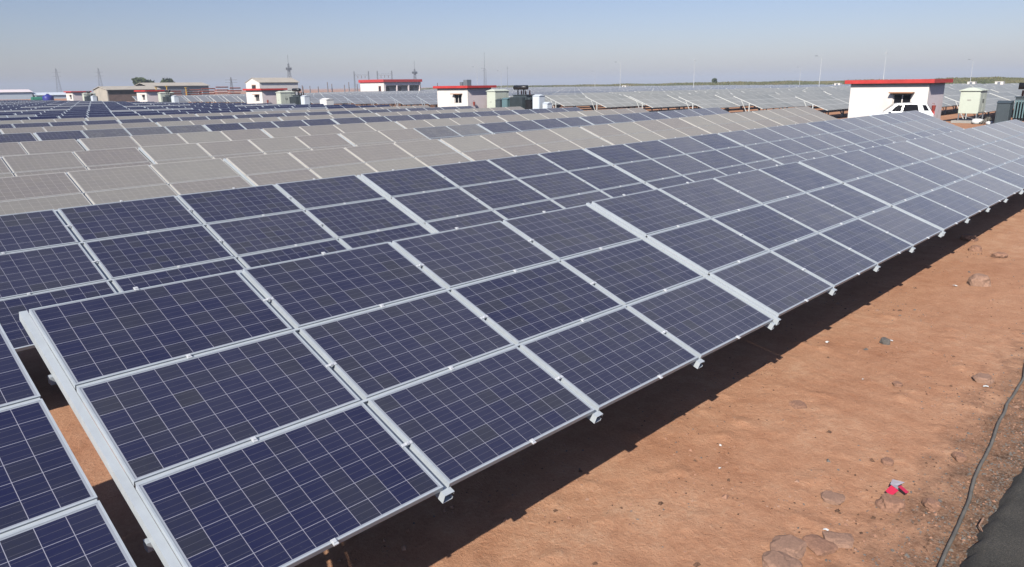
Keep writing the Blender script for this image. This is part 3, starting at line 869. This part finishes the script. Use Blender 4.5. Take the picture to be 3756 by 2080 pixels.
root = empty('open_shed', (0,0,0), 'long tan shed with an open dark front and pale end wall', 'building')
sx, sy, lx, ly = 78.0, 244.5, 15.5, 12.0
MB().prism([(sy, .3), (sy+ly, .3), (sy+ly, 4.0), (sy+ly/2, 4.9), (sy, 4.0)], sx, sx+.3, 'x').box(sx+.3, sx+lx, sy+ly-.3, sy+ly, .3, 4.0).build('wall', M['tanroof'], root, fix=True)
MB().box(sx+.3, sx+lx, sy+.02, sy+.25, .3, 2.6).build('front_wall', M['brownwall'], root)
MB().box(sx+.3, sx+lx, sy+3.0, sy+3.2, .3, 4.0).build('inner_wall', M['brownwall'], root)
r = MB()
for ya, za, yb, zb in ((sy-.5, 3.95, sy+ly/2, 4.95), (sy+ly/2, 4.95, sy+ly+.4, 3.95)):
    P = [(sx-.3, ya, za), (sx+lx+.3, ya, za), (sx+lx+.3, yb, zb), (sx-.3, yb, zb)]; Q = [(a, b_, c+.14) for a, b_, c in P]
    n = len(r.v); r.v += P+Q
    for fc in ((0,1,2,3),(7,6,5,4),(0,4,5,1),(1,5,6,2),(2,6,7,3),(3,7,4,0)): r.f.append(tuple(n+i for i in fc)); r.m.append(0)
r.build('roof', M['tanroof'], root, fix=True)

root = empty('clad_shed', (0,0,0), 'long shed clad in ribbed grey sheet under a tan roof', 'building')
sx, sy, lx, ly = 96.5, 262.0, 20.5, 12.0
w_ = MB().box(sx, sx+lx, sy, sy+ly, .3, 5.0)
for i in range(41): w_.box(sx+i*.5, sx+i*.5+.12, sy-.06, sy-.002, .3, 5.0)
w_.build('wall', M['corr'], root)
r = MB()
for ya, za, yb, zb in ((sy-.5, 5.02, sy+ly/2, 6.1), (sy+ly/2, 6.1, sy+ly+.4, 5.02)):
    P = [(sx-.4, ya, za), (sx+lx+.4, ya, za), (sx+lx+.4, yb, zb), (sx-.4, yb, zb)]; Q = [(a, b_, c+.14) for a, b_, c in P]
    n = len(r.v); r.v += P+Q
    for fc in ((0,1,2,3),(7,6,5,4),(0,4,5,1),(1,5,6,2),(2,6,7,3),(3,7,4,0)): r.f.append(tuple(n+i for i in fc)); r.m.append(0)
r.build('roof', M['tanroof'], root, fix=True)
d_ = MB().box(sx+16.6, sx+18.2, sy-.14, sy-.062, 1.6, 3.3).build('window', M['palebox'], root); MB().box(sx+16.7, sx+17.6, sy-.2, sy-.141, 1.7, 3.2).build('pane', M['dark'], d_)

# pale low roofs and a mound at the far left
for i, (x, y, lx, ly, h_, mt, lab) in enumerate(((73.0, 397.0, 22.0, 14.0, 4.9, 'pink', 'pale pink roofed shed on the horizon at the far left'), (96.0, 396.0, 13.0, 8.0, 3.4, 'palebox', 'low pale blue shed on the horizon right of the pink one'))):
    root = empty('distant_shed', (0,0,0), lab, 'building', 'low sheds on the left horizon')
    MB().box(x, x+lx, y, y+ly, .3, h_-1.2).build('wall', M['palebox'], root)
    MB().prism([(y-.5, h_-1.2), (y+ly+.5, h_-1.2), (y+ly/2, h_)], x-.4, x+lx+.4, 'x').build('roof', M[mt], root, fix=True)
o = MB().tube([(0,0,0),(3.6,0,0)], .8, 10).build('green_roll', M['green']); o.location = (53.6, 225.5, GZ+.75); tag(bevel(o,.05), 'long green covered roll lying behind the far rows at left', 'covered roll')
root = empty('blue_tank', (56.9, 223.5, GZ), 'round blue plastic water tank behind the far rows', 'water tank')
mb = MB(); n = 18
prof = [(1.25,0),(1.3,.1),(1.3,1.5),(1.22,1.62),(.5,2.0),(.35,2.02),(.35,2.15),(0.05,2.18)]
for (r_, z) in prof:
    for k in range(n): mb.v.append((r_*math.cos(2*math.pi*k/n), r_*math.sin(2*math.pi*k/n), z))
for i in range(len(prof)-1):
    for k in range(n): mb.f.append((i*n+k, i*n+(k+1) % n, (i+1)*n+(k+1) % n, (i+1)*n+k)); mb.m.append(0)
mb.build('shell', M['bluetank'], root, True)
MB().tube([(0,0,2.17),(0,0,2.25)], .3, 12).build('lid', M['black'], root)

# rusty steel stacks with yellow posts between the clad shed and the gabled hall
for i, (x, y, L, h_) in enumerate(((94.6, 227, 4.2, 3.3), (98.6, 225, 3.6, 3.7), (101.6, 222, 3.4, 4.2), (104.4, 219, 3.2, 3.8), (91.0, 230, 3.2, 2.9))):
    mb = MB(); rr = random.Random(i)
    for q in range(22):
        z = 1.0 + (q//5)*(h_)/5; yy = (q % 5)*.45
        mb.tube([(rr.uniform(-.2,.2), yy, z), (L+rr.uniform(-.3,.3), yy, z)], .2, 6)
    o = mb.build('pipe_stack', M['rust']); o.location = (x, y, 0)
    tag(o, 'rust red pipe stack on the horizon between grey shed and white hall, ' + ['middle left','middle','tallest','right','leftmost'][i], 'pipe stack', 'rusty stacks near the sheds')
for i, (x, y, h_) in enumerate(((87.5, 231.5, 3.5), (90.2, 230.5, 3.8), (94.2, 226.5, 3.3))):
    root = empty('yellow_post', (x, y, GZ), ['left','tall middle','short right'][i]+' yellow post beside the rusty stacks', 'post', 'yellow posts by the stacks')
    MB().tube([(0,0,-.3),(0,0,h_)], .16, 8).build('shaft', M['yellow'], root); MB().box(-.3,.3,-.3,.3,h_,h_+.2).build('cap', M['yellow'], root)

# ------------------------------------------------------------------ masts, lamps, pylons, substation
def lamp_post(x, y, h, label, arm=-1, mat='pole', double=False):
    root = empty('lamp_post', (x, y, gbase(x, y)), label, 'lamp post', 'thin pale lamp posts standing in the far field')
    MB().tube([(0,0,-.5),(0,0,h*.5),(0,0,h)], .10, 8, 0, .05).build('shaft', M[mat], root)
    for a in ((-1, 1) if double else (arm,)):
        MB().tube([(0,0,h-.05),(-.5*a*.72,.5*a*.7,h+.22),(-1.25*a*.72,1.25*a*.7,h+.34)], .05, 6).build('arm', M[mat], root)
        hd = MB().box(-.35,.35,-.14,.14,0,.13).build('lamp_head', M['greypole'], root); hd.location = (-1.45*a*.72, 1.45*a*.7, h+.3); hd.rotation_euler = (0, 0, R(135))
for (x, y, h, lab, arm, dbl) in (
    (181.6, 192.5, 9.2, 'pale lamp post left of the middle of the scrub bank, arm to the left', 1, 0),
    (240.4, 239.2, 9.2, 'short faint lamp post above the left half of the scrub bank', 1, 0),
    (187.6, 135.8, 9.2, 'lamp post over the near end of the pale field tables', 1, 0),
    (300.6, 233.0, 9.2, 'small far lamp post near the white kiosk and lone tree', 1, 0),
    (341.5, 146.5, 9.2, 'faint far lamp post left of the tall one by the big house', 1, 0),
    (199.3, 80.2, 9.2, 'tall pale lamp post just left of the largest inverter house', 1, 0),
    (290.6, 66.2, 9.2, 'faint lamp post right of the largest inverter house', 1, 0),
    (198.6, 205.6, 9.2, 'dark thin lamp post right of the tall mast, arm to the left', 1, 0)):
    lamp_post(x, y, h, lab, arm, 'pole' if 'dark' not in lab else 'greypole', dbl)
def mast(x, y, h, label, mat, r=.09):
    root = empty('mast', (x, y, gbase(x, y)), label, 'mast', 'bare masts on the horizon')
    MB().tube([(0,0,-.5),(0,0,h*.6)], r, 8, 0, r*.8).build('lower_shaft', M[mat], root); MB().tube([(0,0,h*.6),(0,0,h)], r*.6, 8, 0, r*.35).build('upper_shaft', M[mat], root)
    MB().tube([(0,0,h),(0,0,h+.8)], .03, 6).box(-.2,.2,-.2,.2,h-.25,h-.1).build('finial', M[mat], root)
mast(291.6, 303.0, 20.5, 'tallest slim mast behind the middle inverter house', 'greypole', .22)
mast(226.5, 236.0, 9.6, 'short mast just left of the tallest slim mast', 'greypole')
mast(209.5, 205.0, 9.8, 'short mast right of the tallest slim mast', 'greypole')
mast(195.0, 115.0, 9.6, 'bare white mast over the right half of the scrub bank', 'pole')
mast(172.0, 55.6, 8.9, 'bare white mast rising behind the roof of the largest house', 'pole')

def lattice_tower(x, y, h, b, label, platform=True, arms=False):
    root = empty('lattice_tower', (x, y, gbase(x, y)), label, 'tower', 'lattice towers on the horizon')
    t = b*.16; mb = MB(); n = 7
    def c(z, q):
        w_ = b+(t-b)*z/h; return Vector((w_*(1 if q in (0, 3) else -1), w_*(1 if q < 2 else -1), z))
    for q in range(4): mb.bar(c(-.3, q), c(h, q), .09)
    br = MB()
    for i in range(n):
        z0, z1 = h*i/n, h*(i+1)/n
        for q in range(4):
            br.bar(c(z0, q), c(z1, (q+1) % 4), .05); br.bar(c(z0, (q+1) % 4), c(z1, q), .05); br.bar(c(z1, q), c(z1, (q+1) % 4), .05)
    mb.build('leg_frame', M['lattice'], root); br.build('bracing', M['lattice'], root)
    if platform:
        MB().box(-.8,.8,-.8,.8,h*.80,h*.80+.12).box(-.85,.85,-.85,-.8,h*.8+.12,h*.8+1.0).box(-.85,.85,.8,.85,h*.8+.12,h*.8+1.0).build('platform', M['lattice'], root)
        MB().tube([(0,0,h),(0,0,h+3.5)], .07, 6).build('spike', M['lattice'], root)
    if arms:
        for zz in (.72, .86): MB().bar((-2.4,1.6,h*zz),(2.4,-1.6,h*zz),.18).build('cross_arm', M['lattice'], root)
lattice_tower(163.0, 287.0, 13.2, 1.1, 'lattice tower with platform rising behind the white gabled hall')
lattice_tower(216.0, 270.0, 11.0, 1.0, 'lattice tower with platform rising behind the red banded office')
lattice_tower(156.5, 585.0, 18.5, 1.5, 'faint pylon at the far left, left of a pair', False, True)
lattice_tower(181.0, 578.0, 18.5, 1.5, 'faint pylon at the far left, right of a pair', False, True)
lattice_tower(170.0, 355.0, 8.8, .8, 'small lattice frame tower above the grey clad shed end', False, True)
def gantry(x, y, dx, dy, h, hb, label):
    root = empty('gantry', (x, y, GZ), label, 'gantry', 'steel gantries of the substation')
    for s in (0, 1):
        mb = MB(); px, py = dx*s, dy*s
        for a in (-.35, .35):
            for b_ in (-.35, .35): mb.bar((px+a, py+b_, -.3), (px+a*.35, py+b_*.35, h), .1)
        for i in range(8):
            z0, z1 = h*i/8, h*(i+1)/8; w0, w1 = .35*(1-.65*i/8), .35*(1-.65*(i+1)/8)
            mb.bar((px-w0, py-w0, z0), (px+w1, py+w1, z1), .06); mb.bar((px+w0, py-w0, z0), (px-w1, py+w1, z1), .06)
        mb.build('column', M['lattice'], root)
    bm_ = MB(); L = math.hypot(dx, dy); n = 12
    for dz in (-.4, .4): bm_.bar((0,0,hb+dz), (dx,dy,hb+dz), .12)
    for i in range(n):
        a, b_ = i/n, (i+1)/n; sg = .4 if i % 2 else -.4
        bm_.bar((dx*a, dy*a, hb+sg), (dx*b_, dy*b_, hb-sg), .08)
    bm_.build('beam', M['lattice'], root)
    for q in (.25, .5, .75): MB().tube([(dx*q, dy*q, hb-.4), (dx*q, dy*q, hb-1.6)], .13, 8).build('insulator', M['brownwall'], root)
gantry(225.0, 331.0, 5.4, -5.0, 10.9, 9.0, 'left steel gantry of the substation left of the office')
gantry(231.6, 320.0, 5.4, -5.0, 10.9, 9.0, 'right steel gantry of the substation just left of the office')
proto = None
rr = random.Random(11)
for i in range(26):
    t = i/25
    if proto is None:
        proto = empty('insulator_post', (0,0,0), 'slim grey insulator post of the substation left of the office', 'insulator post', 'insulator posts of the substation')
        MB().box(-.18,.18,-.18,.18,-.3,2.6).build('pedestal', M['lattice'], proto)
        mb = MB()
        for q in range(7): mb.tube([(0,0,2.6+q*.28),(0,0,2.6+q*.28+.14)], .2, 8); mb.tube([(0,0,2.6+q*.28+.14),(0,0,2.6+q*.28+.28)], .12, 8)
        mb.build('insulator', M['brownwall'], proto); o = proto
    else: o = copy_tree(proto)
    o.location = (170+58*t+rr.uniform(-6,6), 318-42*t+rr.uniform(-7,7), GZ); k = rr.uniform(.75, 1.25); o.scale = (1, 1, k)

# white kiosks along the far edge of the field
for i, (x, y, lab) in enumerate(((243.5, 92.0, 'small white kiosk on the horizon left of the largest inverter house'), (232.0, 52.4, 'tiny white kiosk just right of the largest house roof'), (222.0, 44.0, 'white kiosk above the cream cabinet on legs'), (226.0, 33.5, 'white kiosk at the right end of the horizon'), (262.0, 187.0, 'white kiosk near the lone tree on the scrub bank'), (235.0, 240.0, 'tiny white kiosk right of the middle inverter house'))):
    root = empty('kiosk', (x, y, GZ), lab, 'kiosk', 'white kiosks at the far field edge')
    MB().box(-.9,.9,-.9,.9,-.2,2.05).build('wall', M['white'], root); MB().box(-.95,.95,-.95,.95,2.05,2.15).build('roof', M['white'], root)
    MB().box(-1.05,-1.001,-.3,.3,.2,2.0).build('door', M['greypole'], root)
# white box standing in an aisle of the middle rows
panelbox(43.6, 69.6, .6, 1.3, .9, 1.15, M['whitebit'], 'bright white box standing alone at the row ends in mid field', .75, 'white_box', 'box', None)

# ------------------------------------------------------------------ scrub bank, trees
def bank_pt(t):
    ax, ay = (455, 455); bx_, by_ = (335, -60)
    return ax+(bx_-ax)*t, ay+(by_-ay)*t
mb = MB(); n = 60
for i in range(n+1):
    t = -.25+1.5*i/n; x, y = bank_pt(t)
    ht = 2.2 + 1.2*t + .5*noise.noise((t*9, 0, 0))
    for (d, z) in ((-26, .2), (-12, .75+ht*.55), (-2, .75+ht), (10, .75+ht), (60, .2)): mb.v.append((x+d*.93, y-d*.25, z+.25*noise.noise((i*.7, d, 2))))
for i in range(n):
    for j in range(4):
        a = i*5+j; mb.f.append((a, a+1, a+6, a+5)); mb.m.append(0)
tag(mb.build('embankment', M['scrub'], None, True, True), kind='structure')
mb = MB(); rr = random.Random(5)
for i in range(26000):
    t = rr.uniform(-.2, 1.2); x, y = bank_pt(t); d = rr.uniform(-22, 12)
    ht = 2.2 + 1.2*t
    zb = .75 + ht*max(0, min(1, (d+26)/24)) - .2
    cl = noise.noise((x*.045, y*.045, 3)) + .5*noise.noise((x*.15, y*.15, 8))
    s = .38 + .7*max(0, cl+.25)*rr.uniform(.5, 1.3)
    px, py = x+d*.93, y-d*.25
    for q in range(3):
        a = rr.uniform(0, 6.3); w_ = s*rr.uniform(.5, 1.1); hx = rr.uniform(-.5, .5)*s; h_ = s*rr.uniform(.6, 1.35)
        ca, sa = math.cos(a)*w_, math.sin(a)*w_
        mb.tri((px-ca, py-sa, zb), (px+ca, py+sa, zb+.1), (px+hx, py+hx*.5, zb+h_))
tag(mb.build('scrub', M['scrub']), 'dry olive scrub covering the long bank on the right horizon', 'scrub', kind='stuff')

def tree(x, y, z, h, r, label, seed, n=900, leaf=.35):
    rr = random.Random(seed)
    root = empty('tree', (x, y, z), label, 'tree', 'dark trees on the horizon')
    tr = MB(); tr.tube([(0,0,-.4),(.1,.05,h*.3),(.0,.15,h*.55),(.15,.1,h*.8)], .22*h/6, 8, 0, .05)
    for q in range(6):
        a = q*1.05; b_ = h*(.3+.07*q); tr.tube([(.05,.1,b_),(r*.4*math.cos(a), r*.4*math.sin(a), b_+h*.14),(r*.75*math.cos(a), r*.75*math.sin(a), b_+h*.2)], .08*h/6, 6, 0, .02)
    tr.build('trunk', M['bark'], root)
    lobes = [(rr.uniform(-.6,.6)*r, rr.uniform(-.6,.6)*r, h*rr.uniform(.45,.88), r*rr.uniform(.3,.55)) for _ in range(11)]
    cr = MB()
    for i in range(n):
        lx_, ly_, lz_, lr_ = rr.choice(lobes)
        d = Vector((rr.gauss(0,1), rr.gauss(0,1), rr.gauss(0,1))).normalized()*lr_*rr.uniform(.55,1.08)
        c = Vector((lx_, ly_, lz_))+Vector((d.x, d.y, d.z*.75))
        u = Vector((rr.gauss(0,1), rr.gauss(0,1), rr.gauss(0,1))).normalized(); v_ = u.orthogonal().normalized()
        s = leaf*rr.uniform(.6, 1.3)
        cr.quad(tuple(c-u*s-v_*s*.5), tuple(c+u*s-v_*s*.5), tuple(c+u*s*.7+v_*s*.6), tuple(c-u*s*.7+v_*s*.6))
    cr.build('crown', M['leaf'], root)
tree(109.5, 300.0, GZ, 7.4, 4.2, 'broad dark tree behind the long tan shed', 1, 1300, .5)
tree(116.5, 297.0, GZ, 7.6, 3.2, 'narrower dark tree right of the broad one behind the sheds', 2, 1100, .5)
tree(320.0, 178.0, 2.6, 3.2, 1.3, 'lone small green tree on the scrub bank', 3, 700, .3)
tree(205.0, 292.0, GZ, 6.0, 2.6, 'dark tree beside the substation posts', 7, 800, .4)

# ------------------------------------------------------------------ stones, litter, cable on the bare earth
def rockmesh(seed, flat=.55, n=2):
    import bmesh
    bm = bmesh.new(); bmesh.ops.create_icosphere(bm, subdivisions=n, radius=1)
    for v_ in bm.verts:
        p = v_.co.copy()
        k = 1 + .38*noise.noise(p*1.1+Vector((seed*7.1, 0, 0))) + .16*noise.noise(p*3.1+Vector((0, seed*3.3, 0)))
        q = p*k
        q.x = max(-.82, min(.85, q.x)); q.z = min(.72, q.z)
        v_.co = (q.x, q.y*.8, q.z*flat)
    me = bpy.data.meshes.new('rock'); bm.to_mesh(me); bm.free(); return me
def rock(x, y, s, mat, label, seed, rz, flat=.55, sink=.3):
    me = rockmesh(seed, flat, 3); me.materials.append(M[mat])
    o = link('rock', me); o.location = (x, y, gz(x, y)+s*flat*(.62-sink-(.22 if flat < .45 else 0))); o.rotation_euler = (0, 0, rz); o.scale = (s, s, s)
    return tag(o, label, 'rock', 'stones lying on the bare earth')
for i, (x, y, s, mt, lab, rz, fl) in enumerate((
    (15.5, 2.91, .23, 'palerock', 'large grey pink stone casting a black shadow near the right edge', .3, .75),
    (5.30, 2.04, .17, 'palerock', 'flat pale pink slab stone, leftmost at the bottom edge', .2, .32),
    (5.52, 1.86, .15, 'rock', 'flat red brown slab stone between two others at the bottom edge', 1.1, .30),
    (5.70, 1.77, .14, 'palerock', 'flat reddish slab stone, rightmost of the three at the bottom edge', 2.2, .34),
    (5.05, 1.98, .17, 'palerock', 'small broken slab stone cut by the bottom edge', .7, .4),
    (6.52, 1.63, .13, 'rock', 'ochre stone under the torn red paper', .4, .6),
    (18.6, 3.66, .17, 'rock', 'reddish clod in the far right earth, left of the others', .4, .6),
    (19.8, 4.05, .2, 'rock', 'reddish clod beside the shadow edge at far right', 1.4, .6),
    (18.2, 3.12, .16, 'rock', 'small dark clod above the large grey pink stone', 2.4, .6),
    (10.95, 3.10, .085, 'greyrock', 'small pale grey stone in the middle of the bare earth', .4, .8),
    (8.0, 3.12, .11, 'rock', 'sunken brown clod below the long shadow', .9, .4),
    (10.3, 1.72, .14, 'palerock', 'pale brown lump beside the bright white scrap by the cable', .2, .5),
    (6.30, 2.06, .12, 'palerock', 'half buried pale clod left of the torn red paper', .2, .4),
    (6.75, 1.36, .08, 'rock', 'small tilted brown stone between paper and cable', .8, .8),
    (9.4, 2.45, .07, 'rock', 'small brown clod alone on smooth earth right of middle', .5, .6),
    (7.3, 1.9, .07, 'rock', 'small dark clod above the torn red paper', .5, .6),
    (7.86, 1.40, .075, 'rock', 'dark twiggy clod left of the cable', .5, .7))):
    rock(x, y, s, mt, lab, i+1, rz, fl)
def litter(name, x, y, w_, h_, mat, label, rz=0, lift=.0, fold=.4):
    mb = MB(); t = .004
    P = [(-w_, -h_, 0), (0, -h_*.8, fold*w_), (w_, -h_*.5, .1*w_), (w_, h_, .15*w_), (0, h_*.9, fold*w_*1.1), (-w_*.8, h_, .05*w_)]
    n = len(mb.v); mb.v += P+[(a, b_, c+t) for a, b_, c in P]
    for fc in ((0,1,4,5),(1,2,3,4),(11,10,7,6),(10,9,8,7),(0,6,7,1),(1,7,8,2),(2,8,9,3),(3,9,10,4),(4,10,11,5),(5,11,6,0)): mb.f.append(fc); mb.m.append(0)
    o = mb.build(name, M[mat], None, False, True); o.location = (x, y, gz(x, y)+.012+lift); o.rotation_euler = (0, 0, rz)
    return tag(o, label, 'litter', 'scraps of litter on the bare earth')
for x, y, s, lab in ((11.05, 3.05, .05, 'white scrap right of the long shadow, upper of two'), (10.42, 3.72, .055, 'white scrap close by the edge of the long shadow'), (6.07, 3.07, .022, 'tiny white scrap low in the middle of the bare earth'),
                     (10.06, 1.64, .05, 'bright white scrap beside the cable at right'), (9.29, 2.83, .022, 'tiny white scrap alone on the smooth middle earth'), (15.1, 3.2, .06, 'thin white shard left of the large grey pink stone'),
                     (6.5, 3.3, .03, 'pale grey scrap near the shadow in the middle'), (5.75, 1.9, .035, 'white scrap lying on the flat stones at the bottom')):
    litter('paper_scrap', x, y, s*.6, s*.36, 'whitebit', lab, x*3, 0, .3)
root = empty('torn_wrapper', (6.68, 1.63, gz(6.72, 1.63)+.05), 'torn red and grey paper lying folded on an ochre stone', 'litter')
root.scale = (.8, .8, .8)
mb = MB(); mb.v += [(-.14,.02,.02),(-.02,-.02,.06),(.02,.07,.075),(-.07,.10,.03)]; mb.f.append((0,1,2,3)); mb.m.append(0)
mb.v += [(.03,-.09,.03),(.10,-.10,.02),(.14,.0,.05),(.07,.01,.06)]; mb.f.append((4,5,6,7)); mb.m.append(0)
o = mb.build('red_flap', M['redscrap'], root); o.modifiers.new('t', 'SOLIDIFY').thickness = .003
mb = MB(); mb.v += [(-.01,-.015,.066),(.08,.02,.062),(.20,-.02,.07),(.15,.10,.085),(.03,.085,.080)]; mb.f.append((0,1,2,3,4)); mb.m.append(0)
o = mb.build('grey_flap', M['greyscrap'], root); o.modifiers.new('t', 'SOLIDIFY').thickness = .003

# cable along the road edge
pts = [(4.2,.93),(5.0,.97),(5.54,1.01),(5.85,1.06),(6.25,1.08),(6.65,1.10),(7.09,1.13),(7.5,1.19),(7.9,1.21),(8.3,1.225),(8.66,1.26),(9.1,1.29),(9.6,1.33),(10.1,1.33),(10.63,1.35),(11.3,1.44),(12.2,1.42),(13.5,1.58),(15,1.5),(18,1.66),(22,1.6)]
P = []
for a, b_ in zip(pts, pts[1:]):
    for q in range(6):
        t = q/6; x = a[0]+(b_[0]-a[0])*t; y = a[1]+(b_[1]-a[1])*t + .012*noise.noise((x*2.3, 0, 1))
        P.append((x, y, gz(x, y)+.032+.012*noise.noise((x*1.7, 5, 1))))
tag(MB().tube(P, .0155, 8).build('cable', M['hose'], None, True), 'long grey cable lying along the gravel edge of the asphalt', 'cable')
# short pale twig on the gravel
tag(MB().tube([(6.52,.90,gz(6.52,.9)+.05),(6.62,.96,gz(6.6,.95)+.06),(6.75,.955,gz(6.7,.95)+.07)], .006, 5).build('twig', M['palerock']), 'short pinkish twig on the gravel at the asphalt edge', 'twig')

# loose gravel: uncountable
rr = random.Random(21)
def gravel(name, pts_, mats, label):
    mb = MB()
    T = [(1,0,-.2),(-.3,.95,-.1),(-.8,-.5,-.2),(.35,-.9,-.1),(.1,.1,.8),(-.2,.3,.65)]
    F = [(0,1,5),(0,5,4),(1,2,5),(2,4,5),(2,3,4),(3,0,4)]
    for (x, y, s, mi) in pts_:
        a = rr.uniform(0, 6.28); ca, sa = math.cos(a), math.sin(a); kx, ky, kz = rr.uniform(.7,1.2), rr.uniform(.6,1.0), rr.uniform(.5,1.0)
        z = gz(x, y); n = len(mb.v)
        for p in T:
            px, py, pz = p[0]*kx*rr.uniform(.85,1.15), p[1]*ky*rr.uniform(.85,1.15), p[2]*kz
            mb.v.append((x+s*(px*ca-py*sa), y+s*(px*sa+py*ca), z+s*pz))
        for fc in F: mb.f.append(tuple(n+i for i in fc)); mb.m.append(mi)
    tag(mb.build(name, mats), label, 'gravel', kind='stuff')
L = []
for i in range(9000):
    x = 3.5+rr.random()**1.6*24; y = .86+abs(rr.gauss(0, .33))
    if y > 2.2: continue
    L.append((x, y, rr.uniform(.006, .02)*(1+.6*(rr.random() < .06)), rr.choice((0, 0, 0, 1, 1, 2))))
gravel('gravel', L, [M['greyrock'], M['darkrock'], M['rock']], 'loose grey and brown gravel along the edge of the asphalt')
L = []
for i in range(9000):
    x = 2.5+rr.random()**1.5*30; y = rr.uniform(1.0, 4.6)
    d = noise.noise((x*.9, y*.9, 12.0))
    if d < rr.uniform(-.25, .45): continue
    L.append((x, y, rr.uniform(.005, .02)*(1+1.3*(rr.random() < .07)), rr.choice((0, 1, 1, 3, 3, 2))))
gravel('pebbles', L, [M['greyrock'], M['rock'], M['palerock'], M['darkrock']], 'small red brown pebbles strewn over the bare earth')
L = []
for i in range(500):
    x = rr.uniform(43.5, 62); y = rr.uniform(5, 60)
    L.append((x, y, rr.uniform(.02, .09), rr.choice((1, 1, 2))))
gravel('rubble', L, [M['greyrock'], M['rock'], M['palerock']], 'low red rubble along the earth road before the far tables')

# ------------------------------------------------------------------ camera, light, air
cam = bpy.data.cameras.new('camera'); co = bpy.data.objects.new('camera', cam); COL.objects.link(co)
r_, d_, f_ = CAMM[0], CAMM[1], CAMM[2]
co.matrix_world = Matrix(((r_[0], -d_[0], -f_[0], 0), (r_[1], -d_[1], -f_[1], 0), (r_[2], -d_[2], -f_[2], CAMZ), (0, 0, 0, 1)))
cam.sensor_width = 36; cam.lens = 36*1833.716/2576; cam.clip_start = .05; cam.clip_end = 12000
S.camera = co

SD = Vector((-1.19, -.43, .92)).normalized()       # towards the sun
el = math.asin(SD.z); az = math.atan2(SD.x, SD.y)
sun = bpy.data.lights.new('sun', 'SUN'); sun.energy = 5.0; sun.angle = R(.53); sun.color = (1, .955, .88)
so = bpy.data.objects.new('sun', sun); COL.objects.link(so); so.rotation_euler = SD.to_track_quat('Z', 'Y').to_euler(); so.location = (0, 0, 50)
w = bpy.data.worlds.new('World'); S.world = w; w.use_nodes = True
nt = w.node_tree; bg = nt.nodes['Background']
sky = nt.nodes.new('ShaderNodeTexSky'); sky.sky_type = 'NISHITA'; sky.sun_disc = False
sky.sun_elevation = el; sky.sun_rotation = az % (2*math.pi); sky.altitude = 50
sky.air_density = .95; sky.dust_density = .8; sky.ozone_density = 3.6
gs = G(nt); nt.links.new(gs.mix(1.0, sky.outputs[0], (1.09, .965, 1.05), 'MULTIPLY'), bg.inputs['Color']); bg.inputs['Strength'].default_value = .088

HAZE = .00045
if HAZE:
    hz = MB().box(-3600, 4100, -3600, 4100, -2, 40).build('haze', [], None)
    m = bpy.data.materials.new('haze_air'); m.use_nodes = True; t = m.node_tree; t.nodes.remove(t.nodes['Principled BSDF'])
    pv = t.nodes.new('ShaderNodeVolumePrincipled'); pv.inputs['Color'].default_value = (.69, .77, .91, 1); pv.inputs['Density'].default_value = HAZE; pv.inputs['Anisotropy'].default_value = -.1
    t.links.new(pv.outputs[0], t.nodes['Material Output'].inputs['Volume']); hz.data.materials.append(m); tag(hz, kind='stuff')

S.view_settings.view_transform = 'Standard'; S.view_settings.look = 'None'; S.view_settings.gamma = 1; S.view_settings.exposure = .17
S.render.engine = 'CYCLES'
S.cycles.max_bounces = 6; S.cycles.diffuse_bounces = 0; S.cycles.glossy_bounces = 3; S.cycles.use_denoising = True
print('tables', n_ind, n_e, 'mass', len(cand)-n_e)
